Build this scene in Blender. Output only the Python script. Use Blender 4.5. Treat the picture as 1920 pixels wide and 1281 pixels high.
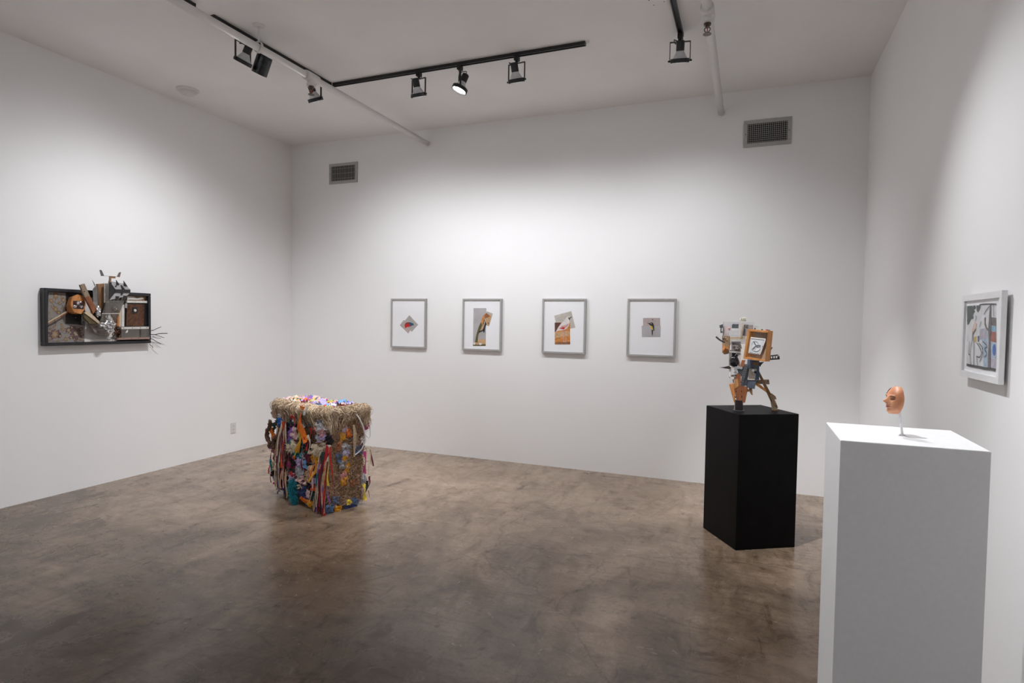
import bpy, bmesh, math, random
from mathutils import Vector as V, Matrix, noise

# ------------------------------------------------------------------ scene, camera, light
scn = bpy.context.scene
for o in list(bpy.data.objects):
    bpy.data.objects.remove(o)
COL = scn.collection
FPX, YAW, PITCH, ROLL, CAMH = 1104.84, 0.38106, -0.033235, 0.016041, 1.5
L, D, R, H = 5.306, 5.816, 0.9065, 3.634          # left wall, far wall, right wall, ceiling (metres from the camera's foot)
FRONT = -3.2                                       # wall behind the camera
_f = V((-math.sin(YAW) * math.cos(PITCH), math.cos(YAW) * math.cos(PITCH), math.sin(PITCH)))
_r0 = V((math.cos(YAW), math.sin(YAW), 0)); _u0 = _r0.cross(_f)
_r = _r0 * math.cos(ROLL) + _u0 * math.sin(ROLL); _u = -_r0 * math.sin(ROLL) + _u0 * math.cos(ROLL)
CAM = V((0, 0, CAMH))
cam = bpy.data.cameras.new('camera'); camo = bpy.data.objects.new('camera', cam); COL.objects.link(camo)
cam.sensor_width = 36; cam.lens = FPX * 36 / 1920; cam.clip_start = .05
camo.matrix_world = Matrix(((_r.x, _u.x, -_f.x, 0), (_r.y, _u.y, -_f.y, 0), (_r.z, _u.z, -_f.z, CAMH), (0, 0, 0, 1)))
scn.camera = camo
w = bpy.data.worlds.new('world'); scn.world = w; w.use_nodes = True
w.node_tree.nodes['Background'].inputs[0].default_value = (0, 0, 0, 1)
scn.view_settings.view_transform = 'Standard'; scn.view_settings.look = 'None'
scn.view_settings.gamma = 1; scn.view_settings.use_curve_mapping = False
scn.view_settings.exposure = 0.12
LAMP = 1.0                                          # overall lamp strength
LAMP_COL = (.945, .96, 1.0)

def ray(px, py): return _f + _r * ((px - 960) / FPX) - _u * ((py - 640.5) / FPX)
def onX(px, py, X): d = ray(px, py); return CAM + d * (X / d.x)
def onY(px, py, Y): d = ray(px, py); return CAM + d * (Y / d.y)
def onZ(px, py, Z): d = ray(px, py); return CAM + d * ((Z - CAMH) / d.z)

# ------------------------------------------------------------------ materials
MATS = {}
def mat(name, col, rough=.6, metal=0., vary=.12, scale=30., bump=0., stretch=None, col2=None, emit=0, spec=.5):
    if name in MATS: return MATS[name]
    m = bpy.data.materials.new(name); MATS[name] = m; m.use_nodes = True
    nt = m.node_tree; b = nt.nodes['Principled BSDF']
    b.inputs['Roughness'].default_value = rough; b.inputs['Metallic'].default_value = metal
    b.inputs['Specular IOR Level'].default_value = spec
    tc = nt.nodes.new('ShaderNodeTexCoord'); mp = nt.nodes.new('ShaderNodeMapping')
    nt.links.new(tc.outputs['Object'], mp.inputs[0])
    if stretch: mp.inputs['Scale'].default_value = stretch
    nz = nt.nodes.new('ShaderNodeTexNoise'); nz.inputs['Scale'].default_value = scale; nz.inputs['Detail'].default_value = 5
    nt.links.new(mp.outputs[0], nz.inputs['Vector'])
    rp = nt.nodes.new('ShaderNodeValToRGB'); rp.color_ramp.elements[0].position = .3; rp.color_ramp.elements[1].position = .7
    c2 = col2 or tuple(min(1, c * (1 + vary)) for c in col); c1 = col if col2 else tuple(c * (1 - vary) for c in col)
    rp.color_ramp.elements[0].color = (*c1, 1); rp.color_ramp.elements[1].color = (*c2, 1)
    nt.links.new(nz.outputs['Fac'], rp.inputs[0]); nt.links.new(rp.outputs[0], b.inputs['Base Color'])
    if bump:
        bp = nt.nodes.new('ShaderNodeBump'); bp.inputs['Strength'].default_value = bump; bp.inputs['Distance'].default_value = .004
        nt.links.new(nz.outputs['Fac'], bp.inputs['Height']); nt.links.new(bp.outputs[0], b.inputs['Normal'])
    if emit:
        b.inputs['Emission Color'].default_value = (1, .98, .96, 1); b.inputs['Emission Strength'].default_value = emit
    return m
def wood(name, c1, c2, axis=(1, 1, 8), scale=25, rough=.5):
    st = tuple(1 / a for a in axis)
    return mat(name, c1, rough, 0, scale=scale * 2.5, stretch=st, col2=c2, bump=.15)
def glass_mat(name, tint=(1, 1, 1), gloss=.06, rough=.02, fres=.3):
    if name in MATS: return MATS[name]
    m = bpy.data.materials.new(name); MATS[name] = m; m.use_nodes = True
    nt = m.node_tree; nt.nodes.clear()
    o = nt.nodes.new('ShaderNodeOutputMaterial'); t = nt.nodes.new('ShaderNodeBsdfTransparent'); t.inputs[0].default_value = (*tint, 1)
    g = nt.nodes.new('ShaderNodeBsdfGlossy'); g.inputs['Roughness'].default_value = rough
    fr = nt.nodes.new('ShaderNodeLayerWeight'); fr.inputs[0].default_value = .25
    ma = nt.nodes.new('ShaderNodeMath'); ma.operation = 'MULTIPLY_ADD'; ma.inputs[1].default_value = fres; ma.inputs[2].default_value = gloss
    nt.links.new(fr.outputs['Fresnel'], ma.inputs[0])
    mx = nt.nodes.new('ShaderNodeMixShader'); nt.links.new(ma.outputs[0], mx.inputs[0])
    nt.links.new(t.outputs[0], mx.inputs[1]); nt.links.new(g.outputs[0], mx.inputs[2]); nt.links.new(mx.outputs[0], o.inputs[0])
    return m

def wall_mat():
    m = mat('white_wall_paint', (.90, .892, .888), .85, 0, .012, 1.3)
    nt = m.node_tree; b = nt.nodes['Principled BSDF']; b.inputs['Specular IOR Level'].default_value = .2
    tc = nt.nodes.new('ShaderNodeTexCoord'); n = nt.nodes.new('ShaderNodeTexNoise'); n.inputs['Scale'].default_value = 160
    nt.links.new(tc.outputs['Object'], n.inputs['Vector'])
    bp = nt.nodes.new('ShaderNodeBump'); bp.inputs['Strength'].default_value = .08; bp.inputs['Distance'].default_value = .003
    nt.links.new(n.outputs['Fac'], bp.inputs['Height']); nt.links.new(bp.outputs[0], b.inputs['Normal'])
    return m
def floor_mat():
    m = bpy.data.materials.new('polished_concrete'); m.use_nodes = True
    nt = m.node_tree; b = nt.nodes['Principled BSDF']; N = nt.nodes.new; K = nt.links.new
    tc = N('ShaderNodeTexCoord')
    def nz(scale, det, rough=.6, dist=0., st=None):
        n = N('ShaderNodeTexNoise'); n.inputs['Scale'].default_value = scale; n.inputs['Detail'].default_value = det
        n.inputs['Roughness'].default_value = rough; n.inputs['Distortion'].default_value = dist
        if st:
            mp = N('ShaderNodeMapping'); mp.inputs['Scale'].default_value = st[:3]; mp.inputs['Rotation'].default_value = (0, 0, st[3])
            K(tc.outputs['Object'], mp.inputs[0]); K(mp.outputs[0], n.inputs['Vector'])
        else: K(tc.outputs['Object'], n.inputs['Vector'])
        return n
    def ramp(src, *st):
        r = N('ShaderNodeValToRGB'); e = r.color_ramp.elements
        while len(e) < len(st): e.new(.5)
        for i, (p, c) in enumerate(st):
            e[i].position = p; e[i].color = (*c, 1) if isinstance(c, tuple) else (c, c, c, 1)
        K(src, r.inputs[0]); return r
    def mix(a, bb, fac, mode='MIX'):
        x = N('ShaderNodeMix'); x.data_type = 'RGBA'; x.blend_type = mode
        K(a, x.inputs[6]); K(bb, x.inputs[7])
        if isinstance(fac, float): x.inputs[0].default_value = fac
        else: K(fac, x.inputs[0])
        return x.outputs[2]
    base = ramp(nz(1.3, 8, .62, .6).outputs['Fac'], (.25, (.150, .106, .074)), (.5, (.200, .147, .107)), (.72, (.255, .194, .146)))
    trow = ramp(nz(4.2, 8, .68, 1.6, (1, .45, 1, .5)).outputs['Fac'], (.3, (.58, .54, .5)), (.52, 1.), (.72, (1.18, 1.18, 1.2)))
    c = mix(base.outputs[0], trow.outputs[0], .85, 'MULTIPLY')
    trow2 = ramp(nz(7.5, 6, .7, 2.2, (.4, 1, 1, .2)).outputs['Fac'], (.36, (.66, .62, .58)), (.5, 1.), (.7, (1.08, 1.07, 1.05)))
    c = mix(c, trow2.outputs[0], .7, 'MULTIPLY')
    grit = ramp(nz(42, 4, .7).outputs['Fac'], (.3, .74), (.5, 1.), (.72, 1.12))
    c = mix(c, grit.outputs[0], .8, 'MULTIPLY')
    # trowel flecks and small smudges
    for sc, st, lo in ((6.5, (1, .33, 1, .35), .36), (8.5, (.38, 1, 1, .15), .34), (15, (1, .42, 1, -.4), .33)):
        fk = ramp(nz(sc, 4, .6, .9, st).outputs['Fac'], (lo - .06, (.52, .47, .43)), (lo + .05, 1.))
        c = mix(c, fk.outputs[0], .9, 'MULTIPLY')
    fg = ramp(nz(130, 3, .7).outputs['Fac'], (.3, .82), (.7, 1.16)); c = mix(c, fg.outputs[0], .8, 'MULTIPLY')
    # stains, plus painted light falloff: darker toward the entrance, lighter toward the far wall
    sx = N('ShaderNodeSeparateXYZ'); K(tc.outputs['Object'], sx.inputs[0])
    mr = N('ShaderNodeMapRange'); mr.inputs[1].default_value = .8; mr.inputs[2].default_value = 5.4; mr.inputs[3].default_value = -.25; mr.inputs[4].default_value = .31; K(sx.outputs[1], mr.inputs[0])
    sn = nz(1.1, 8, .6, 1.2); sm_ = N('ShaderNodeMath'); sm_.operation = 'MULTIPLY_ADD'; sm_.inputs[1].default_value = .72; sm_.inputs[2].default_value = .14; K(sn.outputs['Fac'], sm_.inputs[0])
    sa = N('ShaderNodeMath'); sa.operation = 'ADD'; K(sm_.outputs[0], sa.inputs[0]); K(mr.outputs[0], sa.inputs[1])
    stain_falloff = ramp(sa.outputs[0], (.26, (.28, .255, .225)), (.5, (.78, .755, .72)), (.76, (1.62, 1.62, 1.6)))
    c = mix(c, stain_falloff.outputs[0], 1.0, 'MULTIPLY')
    # dark specks
    vo = N('ShaderNodeTexVoronoi'); vo.inputs['Scale'].default_value = 3.1; K(tc.outputs['Object'], vo.inputs['Vector'])
    sp = ramp(vo.outputs['Distance'], (.035, .25), (.06, 1.))
    c = mix(c, sp.outputs[0], .55, 'MULTIPLY')
    # hairline cracks
    vc = N('ShaderNodeTexVoronoi'); vc.feature = 'DISTANCE_TO_EDGE'; vc.inputs['Scale'].default_value = .42
    wn = nz(2.2, 5, .6); ad = N('ShaderNodeMix'); ad.data_type = 'RGBA'; ad.blend_type = 'ADD'; ad.inputs[0].default_value = .35
    K(tc.outputs['Object'], ad.inputs[6]); K(wn.outputs['Color'], ad.inputs[7]); K(ad.outputs[2], vc.inputs['Vector'])
    cr = ramp(vc.outputs['Distance'], (.0012, .45), (.004, 1.))
    c = mix(c, cr.outputs[0], .6, 'MULTIPLY')
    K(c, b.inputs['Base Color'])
    rr = ramp(nz(3., 6, .6, .8).outputs['Fac'], (.3, .17), (.7, .32)); K(rr.outputs[0], b.inputs['Roughness'])
    b.inputs['Specular IOR Level'].default_value = .42
    bp = N('ShaderNodeBump'); bp.inputs['Strength'].default_value = .06; bp.inputs['Distance'].default_value = .004
    K(grit.outputs[0], bp.inputs['Height']); K(bp.outputs[0], b.inputs['Normal'])
    return m

# ------------------------------------------------------------------ mesh helpers
class MB:
    def __init__(s): s.v = []; s.f = []; s.m = []
    def add(s, vs, fs, mi=0):
        o = len(s.v); s.v += [V(x) for x in vs]; s.f += [tuple(i + o for i in f) for f in fs]; s.m += [mi] * len(fs); return s
    def prism(s, front, ext):
        n = len(front); ext = V(ext)
        vs = [V(p) for p in front] + [V(p) + ext for p in front]
        return s.add(vs, [tuple(range(n)), tuple(range(2 * n - 1, n - 1, -1))] + [(i, i + n, (i + 1) % n + n, (i + 1) % n) for i in range(n)])
    def loft(s, a, b):
        n = len(a); return s.add(list(a) + list(b), [tuple(range(n)), tuple(range(2 * n - 1, n - 1, -1))] + [(i, i + n, (i + 1) % n + n, (i + 1) % n) for i in range(n)])
    def box(s, c, sz, mtx=None):
        c = V(c); h = V(sz) / 2
        vs = [V((x * h.x, y * h.y, z * h.z)) for z in (-1, 1) for x, y in ((-1, -1), (1, -1), (1, 1), (-1, 1))]
        if mtx: vs = [mtx @ v for v in vs]
        return s.add([v + c for v in vs], [(3, 2, 1, 0), (4, 5, 6, 7), (0, 1, 5, 4), (1, 2, 6, 5), (2, 3, 7, 6), (3, 0, 4, 7)])
    def bar(s, a, b, wd, th, up=(0, 0, 1)):
        a, b = V(a), V(b); d = (b - a).normalized(); x = d.cross(V(up))
        if x.length < 1e-4: x = d.cross(V((1, 0, 0)))
        x.normalize(); y = x.cross(d)
        q = [x * i * wd / 2 + y * j * th / 2 for i, j in ((-1, -1), (1, -1), (1, 1), (-1, 1))]
        return s.loft([a + k for k in q], [b + k for k in q])
    def tube(s, pts, r, n=8, mi=0, cap=True):
        pts = [V(p) for p in pts]; k = len(pts); rr = r if isinstance(r, (list, tuple)) else [r] * k
        ref = None; vs = []
        for i, p in enumerate(pts):
            t = (pts[min(i + 1, k - 1)] - pts[max(i - 1, 0)])
            t = t.normalized() if t.length > 1e-9 else V((0, 0, 1))
            if ref is None: ref = t.orthogonal().normalized()
            ref = (ref - t * ref.dot(t));  ref = ref.normalized() if ref.length > 1e-6 else t.orthogonal().normalized()
            bi = t.cross(ref)
            for j in range(n):
                a = 2 * math.pi * j / n; vs.append(p + (ref * math.cos(a) + bi * math.sin(a)) * rr[i])
        fs = [(i * n + j, i * n + (j + 1) % n, (i + 1) * n + (j + 1) % n, (i + 1) * n + j) for i in range(k - 1) for j in range(n)]
        if cap and n > 2: fs += [tuple(range(n - 1, -1, -1)), tuple((k - 1) * n + j for j in range(n))]
        return s.add(vs, fs, mi)
    def lathe(s, o, ax, prof, n=24):            # prof: (distance along ax, radius)
        o, ax = V(o), V(ax).normalized(); x = ax.orthogonal().normalized(); y = ax.cross(x); vs = []
        for t, r in prof:
            for j in range(n):
                a = 2 * math.pi * j / n; vs.append(o + ax * t + (x * math.cos(a) + y * math.sin(a)) * r)
        k = len(prof)
        fs = [(i * n + j, i * n + (j + 1) % n, (i + 1) * n + (j + 1) % n, (i + 1) * n + j) for i in range(k - 1) for j in range(n)]
        fs += [tuple(range(n - 1, -1, -1)), tuple((k - 1) * n + j for j in range(n))]
        return s.add(vs, fs)
    def blob(s, c, rad, seed=0, amp=.25, nu=12, nv=8, fr=3.):
        c = V(c); rad = V(rad) if not isinstance(rad, (int, float)) else V((rad,) * 3); vs = []
        for i in range(nv + 1):
            for j in range(nu):
                th = math.pi * i / nv; ph = 2 * math.pi * j / nu
                d = V((math.sin(th) * math.cos(ph), math.sin(th) * math.sin(ph), math.cos(th)))
                k = 1 + amp * noise.noise(d * fr + V((seed * 7.3, seed * 3.1, 0)))* 2
                vs.append(c + V((d.x * rad.x, d.y * rad.y, d.z * rad.z)) * k)
        return s.add(vs, [(i * nu + j, (i + 1) * nu + j, (i + 1) * nu + (j + 1) % nu, i * nu + (j + 1) % nu) for i in range(nv) for j in range(nu)])
    def build(s, name, m, parent=None, origin=None, smooth=False, mats=None, recalc=True, bevel=0):
        o0 = V(origin) if origin is not None else (world_loc(parent) if parent else V((0, 0, 0)))
        me = bpy.data.meshes.new(name); me.from_pydata([v - o0 for v in s.v], [], s.f)
        for x in (mats or [m]): me.materials.append(x)
        if mats: me.polygons.foreach_set('material_index', s.m)
        if recalc:
            bm = bmesh.new(); bm.from_mesh(me); bmesh.ops.remove_doubles(bm, verts=bm.verts, dist=1e-6)
            bmesh.ops.recalc_face_normals(bm, faces=bm.faces)
            if bevel:
                bmesh.ops.bevel(bm, geom=[e for e in bm.edges if e.is_manifold and e.calc_face_angle(0) > .5], offset=bevel, segments=2, affect='EDGES', clamp_overlap=True)
            bm.to_mesh(me); bm.free()
        if smooth: me.polygons.foreach_set('use_smooth', [True] * len(me.polygons))
        ob = bpy.data.objects.new(name, me); COL.objects.link(ob)
        if parent: ob.parent = parent; ob.location = o0 - world_loc(parent)
        else: ob.location = o0
        WL[ob.name] = o0
        return ob
WL = {}
def world_loc(o): return WL[o.name]
def empty(name, loc):
    o = bpy.data.objects.new(name, None); COL.objects.link(o); o.location = loc; o.empty_display_size = .05; WL[o.name] = V(loc); return o
def tag(o, label=None, cat=None, group=None, kind=None):
    if label: o['label'] = label
    if cat: o['category'] = cat
    if group: o['group'] = group
    if kind: o['kind'] = kind
    return o
def smooth_path(pts, n=6):
    pts = [V(p) for p in pts]; out = []
    for i in range(len(pts) - 1):
        p0, p1, p2, p3 = pts[max(i - 1, 0)], pts[i], pts[i + 1], pts[min(i + 2, len(pts) - 1)]
        for k in range(n):
            t = k / n; out.append(.5 * ((2 * p1) + (p2 - p0) * t + (2 * p0 - 5 * p1 + 4 * p2 - p3) * t * t + (3 * p1 - p0 - 3 * p2 + p3) * t ** 3))
    return out + [pts[-1]]

# ------------------------------------------------------------------ room shell
WALL = wall_mat()
CEIL = mat('ceiling_paint', (.87, .85, .84), .9, 0, .03, 1.6, spec=.2)
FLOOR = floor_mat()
TH = .15
def slab(name, a, b, m):
    a, b = V(a), V(b); return tag(MB().box((a + b) / 2, b - a).build(name, m), kind='structure')
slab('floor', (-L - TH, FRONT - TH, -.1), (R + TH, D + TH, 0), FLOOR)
slab('ceiling', (-L - TH, FRONT - TH, H), (R + TH, D + TH, H + .1), CEIL)
slab('wall_left', (-L - TH, FRONT, 0), (-L, D, H), WALL)
slab('wall_right', (R, FRONT, 0), (R + TH, D, H), WALL)
slab('wall_back', (-L - TH, D, 0), (R + TH, D + TH, H), WALL)
slab('wall_front', (-L - TH, FRONT - TH, 0), (R + TH, FRONT, H), WALL)

# ------------------------------------------------------------------ plinths
BLK = mat('matte_black_paint', (.0042, .0038, .0042), .5, 0, .25, 9, .02, spec=.09)
WHT = mat('white_plinth_paint', (.80, .80, .80), .55, 0, .02, 60, .04)
def plinth(name, c, m, label, bev=.0015):
    cx = sum(p[0] for p in c) / 4; cy = sum(p[1] for p in c) / 4; z = c[0][2]
    o = MB().prism([(p[0], p[1], z) for p in c], (0, 0, -z + .001)).build(name, m, origin=(cx, cy, 0), bevel=bev)
    return tag(o, label, 'plinth')
# black: square, turned; from its foot corners on the floor
a = V((-.040, 4.165)); ang = math.radians(31.8); ex = V((math.cos(ang), math.sin(ang))); ey = V((-math.sin(ang), math.cos(ang))); S = .438; ZB = .91
plinth('plinth', [(*p, ZB) for p in (a, a + ex * S, a + ex * S + ey * S, a + ey * S)], BLK, 'matte black square plinth carrying the wood and machine-part sculpture')
ZW = 1.15
plinth('plinth', [(.2745, 2.063, ZW), (.656, 2.070, ZW), (.658, 2.442, ZW), (.2745, 2.431, ZW)], WHT, 'tall white painted plinth carrying the small face on a clear rod')

# ------------------------------------------------------------------ pictures on the far wall
GREY = mat('grey_frame_paint', (.40, .39, .375), .5, 0, .05, 40)
MATW = mat('white_mat_board', (.93, .935, .95), .9, 0, .01, 60)
PANE = glass_mat('picture_glass', gloss=.004, fres=.1)
def F1(u, v): return 720 + u / 8.0, 545 + v / 8.0
def F2(u, v): return 1000 + u / 6.6207, 545 + v / 6.6207
def col(name, c, rough=.7, **k): return mat(name, c, rough, **k)
def picture(cx, cz, wd, ht, label, rail=.018, dep=.032, m=GREY):
    root = empty('framed_picture', (cx, D, cz - ht / 2))
    y0 = D - dep
    for (x0, z0, x1, z1) in ((-wd/2, ht/2 - rail, wd/2, ht/2), (-wd/2, -ht/2, wd/2, -ht/2 + rail), (-wd/2, -ht/2 + rail, -wd/2 + rail, ht/2 - rail), (wd/2 - rail, -ht/2 + rail, wd/2, ht/2 - rail)):
        MB().box((cx + (x0 + x1) / 2, D - dep / 2 - .0005, cz + (z0 + z1) / 2), (x1 - x0, dep, z1 - z0)).build('frame_rail', m, root, bevel=.001)
    MB().box((cx, D - .011, cz), (wd - 2 * rail, .020, ht - 2 * rail)).build('mat_board', MATW, root)
    MB().box((cx, D - .028, cz), (wd - 2 * rail, .0015, ht - 2 * rail)).build('glass_pane', PANE, root)
    return tag(root, label, 'picture')
def flat(root, name, fn, pts, c, layer=1, label=None):
    y = D - .0210 - .0006 * layer
    P = [onY(*fn(*p), y) for p in pts]
    o = MB().prism(P, (0, .0005, 0)).build(name, c, root)
    if label: o['label'] = label
    return o
def blobpts(cx, cy, rx, ry, n=14, seed=0, amp=.2):
    return [(cx + rx * (1 + amp * noise.noise(V((math.cos(t) * 1.5, math.sin(t) * 1.5, seed)))*2) * math.cos(t), cy + ry * (1 + amp * noise.noise(V((math.cos(t) * 1.5, math.sin(t) * 1.5, seed)))*2) * math.sin(t)) for t in [2 * math.pi * i / n for i in range(n)]]
PW, PH, PZ = .462, .562, 1.465
paper = col('grey_paper', (.46, .44, .42)); paperp = col('pink_grey_paper', (.50, .42, .40)); beige = col('beige_paper', (.55, .51, .45))
black = col('ink_black', (.02, .018, .018)); red = col('print_red', (.55, .02, .02)); bluep = col('print_blue', (.04, .12, .2))
white_p = col('print_white', (.78, .74, .72)); brownp = col('print_brown', (.28, .12, .05), scale=60, vary=.4); orangep = col('print_orange', (.62, .24, .05), vary=.3, scale=60)
sand = col('print_sand', (.60, .38, .2), vary=.25, scale=50); pink = col('print_pink', (.68, .36, .34), vary=.2, scale=80); olive = col('print_olive', (.12, .10, .03), vary=.4, scale=80)
greyl = col('print_lilac_grey', (.47, .45, .46), scale=8); yel = col('print_yellow', (.75, .5, .03))
p1 = picture(-3.597, PZ, PW, PH, 'grey framed collage of a small red and blue bird on tilted grey squares')
flat(p1, 'paper_square', F1, [(237, 520), (297, 440), (415, 560), (365, 645)], paperp, 1)
flat(p1, 'paper_square', F1, [(300, 465), (380, 370), (512, 512), (415, 620)], paper, 2)
flat(p1, 'bird_cutout', F1, [(310, 515), (328, 485), (362, 476), (385, 500), (405, 535), (370, 545), (340, 548), (325, 566), (312, 545)], red, 3)
flat(p1, 'bird_cutout', F1, [(362, 476), (400, 478), (425, 490), (448, 498), (440, 512), (448, 525), (428, 520), (405, 535), (385, 510)], bluep, 4)
flat(p1, 'bird_cutout', F1, [(310, 515), (328, 485), (362, 476), (400, 478), (400, 484), (362, 483), (332, 492), (318, 518)], black, 5)
p2 = picture(-2.676, PZ, PW, PH, 'grey framed collage of a tall bent bird on a narrow upright strip')
flat(p2, 'paper_strip', F1, [(1343, 263), (1535, 263), (1525, 828), (1335, 828)], greyl, 1)
flat(p2, 'print_patch', F1, [(1400, 735), (1525, 725), (1524, 828), (1335, 828), (1337, 790)], sand, 2)
flat(p2, 'print_patch', F1, [(1335, 800), (1525, 805), (1524, 830), (1335, 830)], olive, 3)
flat(p2, 'paper_scrap', F1, [(1540, 310), (1632, 345), (1575, 535), (1500, 505)], beige, 2)
flat(p2, 'bird_cutout', F1, [(1365, 775), (1385, 660), (1420, 545), (1455, 470), (1490, 415), (1515, 440), (1490, 520), (1445, 600), (1415, 660), (1400, 780)], olive, 4)
flat(p2, 'bird_cutout', F1, [(1455, 470), (1480, 390), (1515, 345), (1560, 350), (1605, 385), (1590, 410), (1545, 405), (1510, 420), (1480, 500), (1470, 520)], orangep, 5)
flat(p2, 'bird_cutout', F1, [(1510, 420), (1505, 380), (1538, 335), (1590, 385), (1560, 400)], brownp, 6)
flat(p2, 'bird_cutout', F1, [(1535, 410), (1600, 400), (1590, 470), (1565, 525), (1535, 500), (1525, 450)], sand, 6)
flat(p2, 'bird_cutout', F1, [(1550, 478), (1578, 480), (1576, 498), (1552, 495)], brownp, 7)
flat(p2, 'bird_cutout', F1, [(1525, 455), (1535, 500), (1515, 560), (1505, 630), (1488, 625), (1490, 600), (1425, 630), (1420, 615), (1480, 590), (1500, 540)], black, 7)
flat(p2, 'bird_cutout', F1, [(1440, 600), (1485, 500), (1500, 520), (1470, 590)], sand, 5)
for i, (u, v) in enumerate(((1355, 795), (1400, 800), (1445, 800))): flat(p2, 'print_patch', F1, blobpts(u, v, 22, 16, seed=i), sand if i == 1 else white_p, 4)
p3 = picture(-1.755, PZ, PW, PH, 'grey framed collage of a pink and white wading bird on brown ground')
flat(p3, 'paper_square', F2, [(260, 312), (470, 255), (522, 460), (300, 505)], beige, 1)
flat(p3, 'paper_strip', F2, [(265, 397), (456, 397), (457, 668), (266, 668)], orangep, 2)
flat(p3, 'print_patch', F2, [(265, 397), (345, 397), (300, 470), (285, 510), (266, 515)], col('print_maroon', (.12, .04, .03)), 3)
flat(p3, 'print_patch', F2, [(266, 520), (456, 500), (456, 560), (266, 590)], sand, 3)
flat(p3, 'print_patch', F2, [(266, 640), (457, 635), (457, 668), (266, 668)], brownp, 3)
flat(p3, 'bird_cutout', F2, [(275, 520), (310, 455), (345, 410), (385, 370), (410, 335), (435, 320), (450, 340), (450, 400), (440, 440), (405, 480), (350, 495), (300, 500)], white_p, 4)
flat(p3, 'bird_cutout', F2, [(320, 470), (350, 440), (400, 430), (440, 405), (430, 440), (390, 470), (340, 480)], pink, 5)
flat(p3, 'bird_cutout', F2, [(330, 470), (370, 452), (395, 460), (380, 482), (345, 475)], red, 6)
flat(p3, 'bird_cutout', F2, [(430, 340), (442, 328), (446, 345), (470, 323), (478, 328), (455, 345), (446, 368), (440, 352)], black, 6)
for x in (368, 392): flat(p3, 'bird_leg', F2, [(x, 490), (x + 5, 490), (x + 12, 620), (x + 20, 640), (x + 2, 640), (x + 5, 620)], pink, 5)
p4 = picture(-.874, PZ, PW, PH, 'grey framed collage of a black and yellow bird on two stacked paper squares')
flat(p4, 'paper_square', F2, [(1362, 340), (1574, 340), (1574, 450), (1362, 450)], paperp, 1)
flat(p4, 'paper_square', F2, [(1345, 438), (1580, 438), (1578, 577), (1348, 577)], greyl, 2)
flat(p4, 'bird_cutout', F2, [(1405, 400), (1445, 405), (1470, 392), (1490, 410), (1500, 440), (1503, 500), (1492, 500), (1480, 450), (1450, 430), (1430, 412)], black, 3)
flat(p4, 'bird_cutout', F2, [(1450, 432), (1480, 445), (1482, 480), (1470, 488), (1458, 465)], yel, 4)
flat(p4, 'bird_cutout', F2, [(1468, 485), (1485, 490), (1482, 540), (1477, 567), (1470, 540)], black, 4)
flat(p4, 'print_mark', F2, blobpts(1479, 362, 5, 9, 8), black, 3)
flat(p4, 'print_mark', F2, blobpts(1463, 410, 6, 4, 8), white_p, 5)

# ------------------------------------------------------------------ white framed drawing on the right wall
oakc = mat('cleat_wood', (.3, .2, .12), .7)
WF = mat('white_frame_lacquer', (.82, .82, .82), .45, 0, .02, 40)
def RP(u, v): return 1780 + u / 5.336, 520 + v / 5.336
ya, yb, za, zb, dep, rail = 2.728, 3.168, 1.293, 1.648, .018, .027
XF = R - .031                                     # front of the frame: it hangs off the wall on a cleat
rd = empty('framed_drawing', (R, (ya + yb) / 2, za))
for (y0, z0, y1, z1) in ((ya, zb - rail, yb, zb), (ya, za, yb, za + rail), (ya, za + rail, ya + rail, zb - rail), (yb - rail, za + rail, yb, zb - rail)):
    MB().box((XF + dep / 2, (y0 + y1) / 2, (z0 + z1) / 2), (dep, y1 - y0, z1 - z0)).build('frame_rail', WF, rd, bevel=.001)
MB().box((XF + .013, (ya + yb) / 2, (za + zb) / 2), (.008, yb - ya - 2 * rail, zb - za - 2 * rail)).build('mat_board', MATW, rd)
MB().box((XF + .0035, (ya + yb) / 2, (za + zb) / 2), (.0015, yb - ya - 2 * rail, zb - za - 2 * rail)).build('glass_pane', PANE, rd)
MB().box((R - .0075, (ya + yb) / 2, (za + zb) / 2 + .08), (.014, yb - ya - .12, .03)).build('hanging_cleat', oakc, rd)
MB().box((R - .0075, (ya + yb) / 2, za + .06), (.014, yb - ya - .12, .02)).build('hanging_cleat', oakc, rd)
tag(rd, 'white framed ink and watercolour drawing of tree, trunk and figures beside the white plinth', 'picture')
def dflat(name, pts, m, layer=1):
    X = XF + .0086 - .0005 * layer
    return MB().prism([onX(*RP(*p), X) for p in pts], (.0004, 0, 0)).build(name, m, rd)
def dline(name, pts, wpx, m, layer=3):
    X = XF + .0086 - .0005 * layer; P = smooth_path([onX(*RP(*p), X) for p in pts], 4); mb = MB(); wd = wpx / 5.336 * .0042
    a = []; b = []
    for i, p in enumerate(P):
        t = (P[min(i + 1, len(P) - 1)] - P[max(i - 1, 0)]).normalized(); s = V((1, 0, 0)).cross(t) * wd / 2; a.append(p + s); b.append(p - s)
    n = len(P); mb.add(a + b, [(i, i + 1, n + i + 1, n + i) for i in range(n - 1)])
    return mb.build(name, m, rd)
ink = col('ink_grey_black', (.05, .05, .055)); foli = col('wash_dark_green', (.075, .10, .095), vary=.4, scale=120); wash = col('wash_pale_blue', (.42, .52, .64), vary=.25, scale=60)
trunk = col('wash_grey_brown', (.16, .14, .14), vary=.4, scale=90); brick = col('wash_brick_red', (.36, .12, .08), vary=.3, scale=70); skyb = col('wash_sky_blue', (.25, .45, .62), vary=.2, scale=60)
cobalt = col('wash_cobalt', (.04, .12, .42), vary=.3); lil = col('wash_lilac', (.48, .46, .54), vary=.2, scale=50); och = col('wash_ochre', (.62, .45, .12), vary=.2); fig = col('wash_peach', (.68, .50, .42)); drw = col('drawing_paper', (.74, .745, .76))
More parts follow.
